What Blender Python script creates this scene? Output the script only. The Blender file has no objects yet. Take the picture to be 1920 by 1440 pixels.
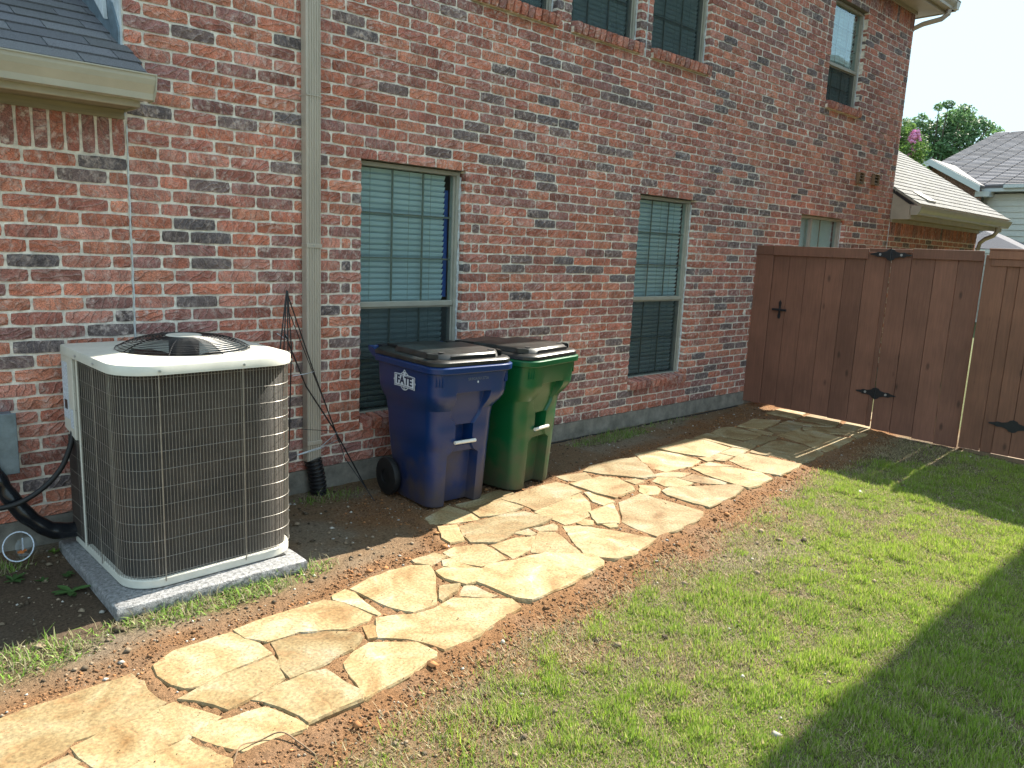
import bpy, bmesh, math, random
import numpy as np
from mathutils import Vector, Matrix
random.seed(7); rng=np.random.default_rng(11)
S=bpy.context.scene; COL=S.collection
# ------------------------------------------------------------ camera, world, sun, exposure
CAM=np.array([-3.84121,-4.70392,1.58893]); RT=np.array([.73339175,-.67842785,.04326889]); UP=np.array([.08876481,.15867144,.9833332]); FW=np.array([.67398616,.7173277,-.17658884])
cd=bpy.data.cameras.new('camera'); cam=bpy.data.objects.new('camera',cd); COL.objects.link(cam); S.camera=cam
cam.matrix_world=Matrix(((RT[0],UP[0],-FW[0],CAM[0]),(RT[1],UP[1],-FW[1],CAM[1]),(RT[2],UP[2],-FW[2],CAM[2]),(0,0,0,1)))
cd.sensor_width=36; cd.lens=27.007; cd.clip_start=.05; cd.clip_end=2000
SUN=Vector((1.03,.063,1.0)).normalized()
w=bpy.data.worlds.new('World'); S.world=w; w.use_nodes=True; nt=w.node_tree; nt.nodes.clear()
sky=nt.nodes.new('ShaderNodeTexSky'); sky.sky_type='NISHITA'; sky.sun_disc=False; sky.sun_elevation=math.asin(SUN.z); sky.sun_rotation=math.atan2(SUN.x,SUN.y)
sky.air_density=1.0; sky.dust_density=1.2; sky.ozone_density=1.5
bg=nt.nodes.new('ShaderNodeBackground'); bg.inputs[1].default_value=.15; wo=nt.nodes.new('ShaderNodeOutputWorld')
# thin cloud wisps over the sky
tc=nt.nodes.new('ShaderNodeTexCoord'); mp=nt.nodes.new('ShaderNodeMapping'); mp.inputs['Scale'].default_value=(1.6,1.6,5)
nz=nt.nodes.new('ShaderNodeTexNoise'); nz.inputs['Scale'].default_value=1.7; nz.inputs['Detail'].default_value=7; nz.inputs['Roughness'].default_value=.6
cr=nt.nodes.new('ShaderNodeValToRGB'); cr.color_ramp.elements[0].position=.56; cr.color_ramp.elements[1].position=.78; cr.color_ramp.elements[1].color=(.8,.8,.8,1)
mx=nt.nodes.new('ShaderNodeMix'); mx.data_type='RGBA'; mx.inputs[7].default_value=(7.5,7.8,8,1)
L=nt.links.new; L(tc.outputs['Generated'],mp.inputs[0]); L(mp.outputs[0],nz.inputs[0]); L(nz.outputs[0],cr.inputs[0]); L(cr.outputs[0],mx.inputs[0]); L(sky.outputs[0],mx.inputs[6]); lim=(.86,1.16,1.34)   # soft shoulder on the sky's radiance, the same in every direction
av=nt.nodes.new('ShaderNodeVectorMath'); av.operation='ADD'; av.inputs[1].default_value=(.15,.2,.25); mv=nt.nodes.new('ShaderNodeVectorMath'); mv.operation='MULTIPLY'; mv.inputs[1].default_value=lim; dv=nt.nodes.new('ShaderNodeVectorMath'); dv.operation='DIVIDE'
L(mx.outputs[2],av.inputs[0]); L(mx.outputs[2],mv.inputs[0]); L(mv.outputs[0],dv.inputs[0]); L(av.outputs[0],dv.inputs[1]); L(dv.outputs[0],bg.inputs[0]); L(bg.outputs[0],wo.inputs[0])
sl=bpy.data.lights.new('sun','SUN'); sl.energy=2.15; sl.angle=math.radians(.5); sl.color=(1,.93,.80)
so=bpy.data.objects.new('sun',sl); COL.objects.link(so); so.rotation_euler=SUN.to_track_quat('Z','Y').to_euler(); so.location=(10,0,12)
S.view_settings.view_transform='Standard'; S.view_settings.look='None'; S.view_settings.exposure=2.9; S.view_settings.gamma=1; S.view_settings.use_curve_mapping=False
S.render.engine='CYCLES'; S.cycles.max_bounces=7; S.cycles.diffuse_bounces=4; S.cycles.transparent_max_bounces=12; S.cycles.sample_clamp_indirect=6
try: S.cycles.use_denoising=True
except Exception: pass

def pix(p):
    d=np.asarray(p)-CAM; z=d@FW
    return 960+1440.4*(d@RT)/z, 720-1440.4*(d@UP)/z, z
# ------------------------------------------------------------ materials
def mat(name,col=(.5,.5,.5),rough=.7,metal=0,var=.0,vscale=8,bump=0,bscale=60,bdist=.004,attr=None,col2=None,spec=.5,detail=4,extra=None,trans=None,coat=0,stretch=None):
    m=bpy.data.materials.new(name); m.use_nodes=True; n=m.node_tree; b=n.nodes['Principled BSDF']; l=n.links.new
    b.inputs['Roughness'].default_value=rough; b.inputs['Metallic'].default_value=metal; b.inputs['Specular IOR Level'].default_value=spec; b.inputs['Coat Weight'].default_value=coat
    g=n.nodes.new('ShaderNodeNewGeometry'); oi=n.nodes.new('ShaderNodeObjectInfo')
    vec=g.outputs['Position']
    if stretch:
        mm=n.nodes.new('ShaderNodeMapping'); mm.inputs['Scale'].default_value=stretch; l(vec,mm.inputs[0]); vec=mm.outputs[0]
    base=None
    if attr:
        a=n.nodes.new('ShaderNodeAttribute'); a.attribute_name=attr; base=a.outputs['Color']
    if var>0 or col2 or attr:
        t=n.nodes.new('ShaderNodeTexNoise'); t.inputs['Scale'].default_value=vscale; t.inputs['Detail'].default_value=detail; t.inputs['Roughness'].default_value=.65; l(vec,t.inputs[0])
        mx=n.nodes.new('ShaderNodeMix'); mx.data_type='RGBA'
        if base is None:
            c=col; mx.inputs[6].default_value=(*[x*(1-var) for x in c],1); mx.inputs[7].default_value=(*(col2 or [min(1,x*(1+var)) for x in c]),1)
            r=n.nodes.new('ShaderNodeMapRange'); r.inputs[1].default_value=.32; r.inputs[2].default_value=.68; l(t.outputs[0],r.inputs[0]); l(r.outputs[0],mx.inputs[0]); l(mx.outputs[2],b.inputs[0])
        else:
            r=n.nodes.new('ShaderNodeMapRange'); r.inputs[1].default_value=.25; r.inputs[2].default_value=.75; r.inputs[3].default_value=1-var; r.inputs[4].default_value=1+var; l(t.outputs[0],r.inputs[0])
            mx.blend_type='MULTIPLY'; mx.inputs[0].default_value=1; l(base,mx.inputs[6]); l(r.outputs[0],mx.inputs[7]); l(mx.outputs[2],b.inputs[0])
    else: b.inputs[0].default_value=(*col,1)
    if bump:
        t=n.nodes.new('ShaderNodeTexNoise'); t.inputs['Scale'].default_value=bscale; t.inputs['Detail'].default_value=5; t.inputs['Roughness'].default_value=.7; l(vec,t.inputs[0])
        bp=n.nodes.new('ShaderNodeBump'); bp.inputs['Strength'].default_value=bump; bp.inputs['Distance'].default_value=bdist; l(t.outputs[0],bp.inputs['Height']); l(bp.outputs[0],b.inputs['Normal'])
    if extra: extra(n,b,g,l)
    return m
def node(n,t,**k):
    x=n.nodes.new(t)
    for a,v in k.items():
        if a.startswith('i'): x.inputs[int(a[1:])].default_value=v
        else: setattr(x,a,v)
    return x
def brick_extra(n,b,g,l):
    # per-brick seed moves the pattern, so creases and bloom stop at every joint
    a=node(n,'ShaderNodeAttribute',attribute_name='bc'); m=node(n,'ShaderNodeVectorMath',operation='SCALE'); 
    cs=node(n,'ShaderNodeCombineXYZ'); 
    for i,f in enumerate((37.,91.,53.)):
        mm=node(n,'ShaderNodeMath',operation='MULTIPLY',i1=f); l(a.outputs['Alpha'],mm.inputs[0]); l(mm.outputs[0],cs.inputs[i])
    ad=node(n,'ShaderNodeVectorMath',operation='ADD'); l(g.outputs['Position'],ad.inputs[0]); l(cs.outputs[0],ad.inputs[1])
    # colour: fire flashing inside one brick, pits, white bloom
    n1=node(n,'ShaderNodeTexNoise'); n1.inputs['Scale'].default_value=9; n1.inputs['Detail'].default_value=5; n1.inputs['Roughness'].default_value=.6; l(ad.outputs[0],n1.inputs[0])
    r1=node(n,'ShaderNodeMapRange',i1=.3,i2=.7,i3=.62,i4=1.38); l(n1.outputs[0],r1.inputs[0])
    n2=node(n,'ShaderNodeTexNoise'); n2.inputs['Scale'].default_value=170; n2.inputs['Detail'].default_value=3; l(ad.outputs[0],n2.inputs[0])
    r2=node(n,'ShaderNodeMapRange',i1=.3,i2=.7,i3=.5,i4=1.45); l(n2.outputs[0],r2.inputs[0])
    mu=node(n,'ShaderNodeMath',operation='MULTIPLY'); l(r1.outputs[0],mu.inputs[0]); l(r2.outputs[0],mu.inputs[1])
    c1=node(n,'ShaderNodeMix',data_type='RGBA',blend_type='MULTIPLY'); c1.inputs[0].default_value=1; l(a.outputs['Color'],c1.inputs[6]); l(mu.outputs[0],c1.inputs[7])
    # creases (drag folds) as wave bands
    rot=node(n,'ShaderNodeMapping'); ra=node(n,'ShaderNodeMath',operation='MULTIPLY',i1=2.1); l(a.outputs['Alpha'],ra.inputs[0]); rc=node(n,'ShaderNodeCombineXYZ'); l(ra.outputs[0],rc.inputs[1]); l(rc.outputs[0],rot.inputs['Rotation']); rot.inputs['Scale'].default_value=(1,1,1.0); l(ad.outputs[0],rot.inputs[0])
    wv=node(n,'ShaderNodeTexWave',wave_type='BANDS',bands_direction='Z'); wv.inputs['Scale'].default_value=7.5; wv.inputs['Distortion'].default_value=9; wv.inputs['Detail'].default_value=3; wv.inputs['Detail Scale'].default_value=1.6; l(rot.outputs[0],wv.inputs[0])
    pw=node(n,'ShaderNodeMath',operation='POWER',i1=5.); l(wv.outputs['Fac'],pw.inputs[0])
    n3=node(n,'ShaderNodeTexNoise'); n3.inputs['Scale'].default_value=26; n3.inputs['Detail'].default_value=6; n3.inputs['Roughness'].default_value=.75; l(ad.outputs[0],n3.inputs[0])
    r3=node(n,'ShaderNodeMapRange',i1=.50,i2=.70); l(n3.outputs[0],r3.inputs[0])
    n4=node(n,'ShaderNodeTexNoise'); n4.inputs['Scale'].default_value=1.1; n4.inputs['Detail'].default_value=2; l(g.outputs['Position'],n4.inputs[0]); r4=node(n,'ShaderNodeMapRange',i1=.38,i2=.62,i3=.35,i4=1.0); l(n4.outputs[0],r4.inputs[0])
    ff=node(n,'ShaderNodeMath',operation='MULTIPLY'); l(r3.outputs[0],ff.inputs[0]); l(r4.outputs[0],ff.inputs[1])
    pk=node(n,'ShaderNodeMath',operation='MULTIPLY_ADD',i1=.16); l(pw.outputs[0],pk.inputs[0]); l(ff.outputs[0],pk.inputs[2])
    c2=node(n,'ShaderNodeMix',data_type='RGBA'); l(pk.outputs[0],c2.inputs[0]); l(c1.outputs[2],c2.inputs[6]); c2.inputs[7].default_value=(.68,.54,.48,1)
    l(c2.outputs[2],b.inputs[0])
    b1=node(n,'ShaderNodeBump'); b1.inputs['Strength'].default_value=.9; b1.inputs['Distance'].default_value=.006; l(pw.outputs[0],b1.inputs['Height'])
    b2=node(n,'ShaderNodeBump'); b2.inputs['Strength'].default_value=.8; b2.inputs['Distance'].default_value=.003; l(n3.outputs[0],b2.inputs['Height']); l(b1.outputs[0],b2.inputs['Normal'])
    b3=node(n,'ShaderNodeBump'); b3.inputs['Strength'].default_value=.5; b3.inputs['Distance'].default_value=.001; l(n2.outputs[0],b3.inputs['Height']); l(b2.outputs[0],b3.inputs['Normal']); l(b3.outputs[0],b.inputs['Normal'])
M={}
M['brick']=mat('brick',rough=.85,extra=brick_extra,spec=.3)
M['mortar']=mat('mortar',(.74,.67,.58),.95,var=.25,vscale=30,bump=.8,bscale=160,bdist=.003)
M['caulk']=mat('caulk',(.55,.57,.58),.6,var=.25,vscale=40,bump=.6,bscale=80)
M['concrete']=mat('concrete_foundation',(.21,.19,.16),.92,var=.45,vscale=6,bump=.7,bscale=40,bdist=.006,detail=8)
def pad_extra(n,b,g,l):
    v=node(n,'ShaderNodeTexNoise'); v.inputs['Scale'].default_value=180; v.inputs['Detail'].default_value=2; l(g.outputs['Position'],v.inputs[0])
    bp=node(n,'ShaderNodeBump'); bp.inputs['Strength'].default_value=1; bp.inputs['Distance'].default_value=.004; l(v.outputs[0],bp.inputs['Height']); l(bp.outputs[0],b.inputs['Normal'])
M['pad']=mat('pad_concrete',(.21,.21,.215),.45,var=.7,vscale=55,extra=pad_extra,detail=8,spec=.6)
M['almond']=mat('almond_paint',(.40,.36,.285),.45,var=.10,vscale=5,bump=.1,bscale=30)
M['gutter']=mat('gutter_paint',(.42,.39,.32),.35,var=.10,vscale=4)
M['spout']=mat('downspout_paint',(.43,.375,.31),.35,var=.12,vscale=5,stretch=(1,1,.25))
M['soffit']=mat('soffit_wood',(.27,.225,.15),.75,var=.25,vscale=30,bump=.5,bscale=120,bdist=.002,stretch=(.05,1,1))
M['trim']=mat('weathered_trim',(.50,.52,.54),.7,var=.2,vscale=12,bump=.3)
M['flash']=mat('flashing_metal',(.16,.21,.25),.4,metal=.4,var=.25,vscale=15)
M['screen_metal']=mat('gutter_mesh',(.30,.31,.33),.4,metal=.7)
M['shingle']=mat('asphalt_shingle',rough=.93,attr='bc',var=.75,vscale=210,bump=1,bscale=320,bdist=.003)
M['frame']=mat('window_frame',(.33,.315,.265),.45,var=.1,vscale=10)
M['frame_dark']=mat('window_muntin',(.16,.15,.12),.5)
M['blue']=mat('blue_film',(.01,.055,.24),.35)
M['slat']=mat('blind_slat',(.62,.665,.68),.5,var=.04,vscale=3)
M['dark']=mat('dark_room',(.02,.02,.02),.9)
def glass(name,tint,gl=.0,dark=None):
    m=bpy.data.materials.new(name); m.use_nodes=True; n=m.node_tree; n.nodes.clear(); l=n.links.new
    o=node(n,'ShaderNodeOutputMaterial'); t=node(n,'ShaderNodeBsdfTransparent'); t.inputs[0].default_value=(*tint,1); g=node(n,'ShaderNodeBsdfGlossy'); g.inputs['Roughness'].default_value=.02; g.inputs[0].default_value=(.85,.95,1,1)
    lw=node(n,'ShaderNodeLayerWeight'); lw.inputs[0].default_value=.5; p5=node(n,'ShaderNodeMath',operation='POWER',i1=4.); l(lw.outputs['Facing'],p5.inputs[0]); f=node(n,'ShaderNodeMath',operation='MULTIPLY_ADD',i1=.9,i2=.045); l(p5.outputs[0],f.inputs[0]); nz=node(n,'ShaderNodeTexNoise'); nz.inputs['Scale'].default_value=1.3; bp=node(n,'ShaderNodeBump'); bp.inputs['Distance'].default_value=.02; bp.inputs['Strength'].default_value=.12; ge=node(n,'ShaderNodeNewGeometry'); l(ge.outputs['Position'],nz.inputs[0]); l(nz.outputs[0],bp.inputs['Height']); l(bp.outputs[0],g.inputs['Normal'])
    mx=node(n,'ShaderNodeMixShader'); l(f.outputs[0],mx.inputs[0]); l(t.outputs[0],mx.inputs[1]); l(g.outputs[0],mx.inputs[2]); l(mx.outputs[0],o.inputs[0]); return m
M['glass']=glass('window_glass',(.88,.96,.97))
def screen_mat():
    m=bpy.data.materials.new('insect_screen'); m.use_nodes=True; n=m.node_tree; n.nodes.clear(); l=n.links.new
    o=node(n,'ShaderNodeOutputMaterial'); t=node(n,'ShaderNodeBsdfTransparent'); d=node(n,'ShaderNodeBsdfDiffuse'); d.inputs[0].default_value=(.05,.06,.06,1)
    mx=node(n,'ShaderNodeMixShader'); mx.inputs[0].default_value=.30; l(t.outputs[0],mx.inputs[1]); l(d.outputs[0],mx.inputs[2]); l(mx.outputs[0],o.inputs[0]); return m
M['screen']=screen_mat()
def wood_extra(n,b,g,l):
    oi=node(n,'ShaderNodeObjectInfo')
    mp=node(n,'ShaderNodeMapping'); mp.inputs['Scale'].default_value=(1,14,.9); ad=node(n,'ShaderNodeVectorMath',operation='ADD'); l(g.outputs['Position'],ad.inputs[0]); 
    cx=node(n,'ShaderNodeCombineXYZ'); mm=node(n,'ShaderNodeMath',operation='MULTIPLY',i1=30.); l(oi.outputs['Random'],mm.inputs[0]); l(mm.outputs[0],cx.inputs[2]); l(cx.outputs[0],ad.inputs[1]); l(ad.outputs[0],mp.inputs[0])
    t=node(n,'ShaderNodeTexNoise'); t.inputs['Scale'].default_value=4.5; t.inputs['Detail'].default_value=8; t.inputs['Distortion'].default_value=.8; l(mp.outputs[0],t.inputs[0])
    r=node(n,'ShaderNodeMapRange',i1=.3,i2=.7,i3=.86,i4=1.13); l(t.outputs[0],r.inputs[0]); r2=node(n,'ShaderNodeMapRange',i3=.85,i4=1.17); l(oi.outputs['Random'],r2.inputs[0])
    mu=node(n,'ShaderNodeMath',operation='MULTIPLY'); l(r.outputs[0],mu.inputs[0]); l(r2.outputs[0],mu.inputs[1])
    c=node(n,'ShaderNodeMix',data_type='RGBA',blend_type='MULTIPLY'); c.inputs[0].default_value=1; c.inputs[6].default_value=b.inputs[0].default_value; l(mu.outputs[0],c.inputs[7])
    # big blotches of stain and rain-splash dirt near the foot
    t2=node(n,'ShaderNodeTexNoise'); t2.inputs['Scale'].default_value=2.2; t2.inputs['Detail'].default_value=5; l(g.outputs['Position'],t2.inputs[0]); r3=node(n,'ShaderNodeMapRange',i1=.35,i2=.7,i3=.84,i4=1.16); l(t2.outputs[0],r3.inputs[0])
    c2=node(n,'ShaderNodeMix',data_type='RGBA',blend_type='MULTIPLY'); c2.inputs[0].default_value=1; l(c.outputs[2],c2.inputs[6]); l(r3.outputs[0],c2.inputs[7]); l(c2.outputs[2],b.inputs[0])
    mk=node(n,'ShaderNodeMapping'); mk.inputs['Scale'].default_value=(1,6,2.6); l(ad.outputs[0],mk.inputs[0]); vk=node(n,'ShaderNodeTexVoronoi'); vk.inputs['Scale'].default_value=1.0; l(mk.outputs[0],vk.inputs[0]); rk=node(n,'ShaderNodeMapRange',i1=.05,i2=.13,i3=.45,i4=1.0); l(vk.outputs['Distance'],rk.inputs[0])
    c3=node(n,'ShaderNodeMix',data_type='RGBA',blend_type='MULTIPLY'); c3.inputs[0].default_value=1; l(c2.outputs[2],c3.inputs[6]); l(rk.outputs[0],c3.inputs[7]); l(c3.outputs[2],b.inputs[0])
    bp=node(n,'ShaderNodeBump'); bp.inputs['Strength'].default_value=.45; bp.inputs['Distance'].default_value=.002; l(t.outputs[0],bp.inputs['Height']); l(bp.outputs[0],b.inputs['Normal'])
M['gatewood']=mat('stained_gate_wood',(.20,.088,.056),.62,extra=wood_extra)
M['fencewood']=mat('stained_fence_wood',(.23,.10,.058),.62,extra=wood_extra)
M['kick']=mat('weathered_kickboard',(.20,.13,.075),.8,extra=wood_extra)
M['iron']=mat('black_iron',(.012,.013,.016),.45,var=.3,vscale=30,bump=.2)
M['steel']=mat('galvanised_steel',(.45,.46,.47),.4,metal=.8,var=.2)
def stone_extra(n,b,g,l):
    oi=node(n,'ShaderNodeObjectInfo'); cx=node(n,'ShaderNodeCombineXYZ'); 
    for i,f in enumerate((17.,29.,43.)):
        mm=node(n,'ShaderNodeMath',operation='MULTIPLY',i1=f); l(oi.outputs['Random'],mm.inputs[0]); l(mm.outputs[0],cx.inputs[i])
    ad=node(n,'ShaderNodeVectorMath',operation='ADD'); l(g.outputs['Position'],ad.inputs[0]); l(cx.outputs[0],ad.inputs[1])
    n1=node(n,'ShaderNodeTexNoise'); n1.inputs['Scale'].default_value=3.4; n1.inputs['Detail'].default_value=10; n1.inputs['Distortion'].default_value=1.2; l(ad.outputs[0],n1.inputs[0])
    cr=node(n,'ShaderNodeValToRGB'); e=cr.color_ramp.elements; e[0].position=.28; e[0].color=(.19,.105,.038,1); e[1].position=.70; e[1].color=(.37,.32,.225,1); x=cr.color_ramp.elements.new(.45); x.color=(.285,.205,.10,1); x=cr.color_ramp.elements.new(.58); x.color=(.33,.26,.145,1); l(n1.outputs[0],cr.inputs[0])
    r0=node(n,'ShaderNodeMapRange',i3=.72,i4=1.14); l(oi.outputs['Random'],r0.inputs[0])
    c0=node(n,'ShaderNodeMix',data_type='RGBA',blend_type='MULTIPLY'); c0.inputs[0].default_value=1; l(cr.outputs[0],c0.inputs[6]); l(r0.outputs[0],c0.inputs[7])
    n2=node(n,'ShaderNodeTexNoise'); n2.inputs['Scale'].default_value=75; n2.inputs['Detail'].default_value=4; l(ad.outputs[0],n2.inputs[0]); r2=node(n,'ShaderNodeMapRange',i1=.3,i2=.7,i3=.66,i4=1.24); l(n2.outputs[0],r2.inputs[0])
    c1=node(n,'ShaderNodeMix',data_type='RGBA',blend_type='MULTIPLY'); c1.inputs[0].default_value=1; l(c0.outputs[2],c1.inputs[6]); l(r2.outputs[0],c1.inputs[7])
    # thin dark cleft lines and veins
    wv=node(n,'ShaderNodeTexWave',wave_type='BANDS',bands_direction='DIAGONAL'); wv.inputs['Scale'].default_value=2.2; wv.inputs['Distortion'].default_value=14; wv.inputs['Detail'].default_value=4; wv.inputs['Detail Scale'].default_value=1.2; l(ad.outputs[0],wv.inputs[0])
    pw=node(n,'ShaderNodeMath',operation='POWER',i1=16.); l(wv.outputs['Fac'],pw.inputs[0]); pm=node(n,'ShaderNodeMath',operation='MULTIPLY',i1=.34); l(pw.outputs[0],pm.inputs[0])
    c2=node(n,'ShaderNodeMix',data_type='RGBA'); l(pm.outputs[0],c2.inputs[0]); l(c1.outputs[2],c2.inputs[6]); c2.inputs[7].default_value=(.30,.17,.08,1)
    # spilt grit stuck on the face
    vo=node(n,'ShaderNodeTexNoise'); vo.inputs['Scale'].default_value=95; vo.inputs['Detail'].default_value=1; l(g.outputs['Position'],vo.inputs[0]); n5=node(n,'ShaderNodeTexNoise'); n5.inputs['Scale'].default_value=3; l(g.outputs['Position'],n5.inputs[0])
    th=node(n,'ShaderNodeMath',operation='MULTIPLY_ADD',i1=.22); l(n5.outputs[0],th.inputs[0]); l(vo.outputs[0],th.inputs[2]); r5=node(n,'ShaderNodeMapRange',i1=.80,i2=.84,i3=0,i4=.75); l(th.outputs[0],r5.inputs[0])
    c3=node(n,'ShaderNodeMix',data_type='RGBA'); l(r5.outputs[0],c3.inputs[0]); l(c2.outputs[2],c3.inputs[6]); c3.inputs[7].default_value=(.22,.10,.045,1)
    l(c3.outputs[2],b.inputs[0])
    ml=node(n,'ShaderNodeMath',operation='MULTIPLY_ADD',i1=-.6); l(pw.outputs[0],ml.inputs[0]); l(n2.outputs[0],ml.inputs[2])
    bp=node(n,'ShaderNodeBump'); bp.inputs['Strength'].default_value=.55; bp.inputs['Distance'].default_value=.004; l(ml.outputs[0],bp.inputs['Height']); 
    b4=node(n,'ShaderNodeBump'); b4.inputs['Strength'].default_value=.5; b4.inputs['Distance'].default_value=.02; l(n1.outputs[0],b4.inputs['Height']); l(bp.outputs[0],b4.inputs['Normal']); l(b4.outputs[0],b.inputs['Normal'])
M['stone']=mat('flagstone',rough=.75,extra=stone_extra,spec=.3)
M['ground']=mat('soil',rough=.98,attr='bc',var=.6,vscale=70,bump=1,bscale=140,bdist=.012,spec=.15,detail=8)
M['granule']=mat('decomposed_granite',rough=.95,attr='bc',var=.1,vscale=200,spec=.15)
def leafmat(name,tr=.35,rough=.6,spec=.3):
    m=mat(name,rough=rough,attr='bc',var=.15,vscale=60,spec=spec); n=m.node_tree; b=n.nodes['Principled BSDF']; l=n.links.new
    o=[x for x in n.nodes if x.type=='OUTPUT_MATERIAL'][0]; t=node(n,'ShaderNodeBsdfTranslucent'); a=node(n,'ShaderNodeAttribute',attribute_name='bc'); l(a.outputs['Color'],t.inputs[0]); mx=node(n,'ShaderNodeMixShader'); mx.inputs[0].default_value=tr; l(b.outputs[0],mx.inputs[1]); l(t.outputs[0],mx.inputs[2]); l(mx.outputs[0],o.inputs[0]); return m
M['grass']=leafmat('grass_blade',.4); M['leaf']=leafmat('tree_leaf',.35)
M['bark']=mat('bark',(.10,.075,.055),.9,var=.4,vscale=20,bump=.8)
M['acpaint']=mat('condenser_paint',(.60,.585,.52),.45,var=.08,vscale=9,spec=.4)
M['acguard']=mat('guard_wire',(.27,.25,.22),.4,metal=.3,var=.2,vscale=20)
def fin_extra(n,b,g,l):
    w=node(n,'ShaderNodeTexWave',wave_type='BANDS',bands_direction='Z'); w.inputs['Scale'].default_value=90; l(g.outputs['Position'],w.inputs[0]); t=node(n,'ShaderNodeTexNoise'); t.inputs['Scale'].default_value=5; t.inputs['Detail'].default_value=5; l(g.outputs['Position'],t.inputs[0])
    cr=node(n,'ShaderNodeValToRGB'); e=cr.color_ramp.elements; e[0].position=.3; e[0].color=(.03,.027,.026,1); e[1].position=.75; e[1].color=(.10,.082,.068,1); l(t.outputs[0],cr.inputs[0])
    c=node(n,'ShaderNodeMix',data_type='RGBA',blend_type='MULTIPLY'); c.inputs[0].default_value=.7; l(cr.outputs[0],c.inputs[6]); l(w.outputs[0],c.inputs[7]); l(c.outputs[2],b.inputs[0])
    bp=node(n,'ShaderNodeBump'); bp.inputs['Strength'].default_value=.6; bp.inputs['Distance'].default_value=.002; l(w.outputs[0],bp.inputs['Height']); l(bp.outputs[0],b.inputs['Normal'])
M['fin']=mat('coil_fins',(.03,.025,.022),.55,extra=fin_extra)
M['blackplastic']=mat('black_plastic',(.012,.012,.014),.38,var=.3,vscale=10,bump=.1,bscale=300)
M['tape']=mat('insulation_tape',(.010,.011,.014),.22,var=.2,bump=.25,bscale=25,bdist=.006)
M['rubber']=mat('rubber',(.010,.010,.011),.6)
def bin_extra(n,b,g,l):
    base=tuple(b.inputs[0].default_value)
    t=node(n,'ShaderNodeTexNoise'); t.inputs['Scale'].default_value=7; t.inputs['Detail'].default_value=6; l(g.outputs['Position'],t.inputs[0])
    sp=node(n,'ShaderNodeSeparateXYZ'); l(g.outputs['Position'],sp.inputs[0]); r=node(n,'ShaderNodeMapRange',i1=.45,i2=-.15,i3=-.15,i4=.42); l(sp.outputs[2],r.inputs[0])
    ad=node(n,'ShaderNodeMath',operation='ADD'); l(t.outputs[0],ad.inputs[0]); l(r.outputs[0],ad.inputs[1]); r2=node(n,'ShaderNodeMapRange',i1=.52,i2=.95,i3=0,i4=.75); l(ad.outputs[0],r2.inputs[0])
    c=node(n,'ShaderNodeMix',data_type='RGBA'); l(r2.outputs[0],c.inputs[0]); c.inputs[6].default_value=base; c.inputs[7].default_value=(.085,.06,.04,1); l(c.outputs[2],b.inputs[0])
    rr=node(n,'ShaderNodeMapRange',i3=.30,i4=.7); l(r2.outputs[0],rr.inputs[0]); l(rr.outputs[0],b.inputs['Roughness'])
    t2=node(n,'ShaderNodeTexNoise'); t2.inputs['Scale'].default_value=420; l(g.outputs['Position'],t2.inputs[0]); bp=node(n,'ShaderNodeBump'); bp.inputs['Strength'].default_value=.15; bp.inputs['Distance'].default_value=.001; l(t2.outputs[0],bp.inputs['Height']); l(bp.outputs[0],b.inputs['Normal'])
M['binblue']=mat('blue_plastic',(.004,.026,.115),.35,extra=bin_extra)
M['bingreen']=mat('green_plastic',(.004,.085,.030),.35,extra=bin_extra)
M['binlid']=mat('black_lid_plastic',(.022,.022,.021),.33,var=.5,vscale=9,bump=.12,bscale=260)
M['white']=mat('white_print',(.62,.68,.76),.5)
M['whitebar']=mat('white_bar',(.70,.68,.64),.4,var=.1)
M['navy']=mat('navy_print',(.006,.016,.06),.5)
M['faint']=mat('stamped_serial',(.10,.12,.17),.5)
M['siding']=mat('painted_siding',(.50,.52,.49),.6,var=.05)
M['fascia_far']=mat('pale_fascia',(.46,.51,.53),.6)
M['label']=mat('paper_label',(.55,.60,.68),.6,var=.35,vscale=120)
M['clear']=glass('clear_plastic',(.93,.95,.95))
M['pink']=mat('pink_blossom',(.62,.24,.42),.8,var=.3,vscale=20,bump=.6)
M['orange']=mat('orange_scrap',(.55,.17,.04),.6)

# ------------------------------------------------------------ mesh helpers
def setp(o,label=None,cat=None,group=None,kind=None):
    if label: o['label']=label
    if cat: o['category']=cat
    if group: o['group']=group
    if kind: o['kind']=kind
    return o
def empty(name,loc,label,cat,group=None,rz=0):
    o=bpy.data.objects.new(name,None); COL.objects.link(o); o.location=loc; o.rotation_euler=(0,0,rz); o.empty_display_size=.1
    return setp(o,label,cat,group)
def link(name,me,m,parent=None,loc=None,bevel=0,smooth=False,seg=2):
    o=bpy.data.objects.new(name,me); COL.objects.link(o)
    if m is not None and not me.materials: me.materials.append(M[m] if isinstance(m,str) else m)
    if loc is not None: o.location=loc
    if parent is not None: o.parent=parent
    if bevel:
        b=o.modifiers.new('bevel','BEVEL'); b.width=bevel; b.segments=seg; b.limit_method='ANGLE'; b.angle_limit=math.radians(40)
    if smooth:
        me.shade_smooth()
        try: me.set_sharp_from_angle(angle=math.radians(42))
        except Exception: pass
    return o
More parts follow.
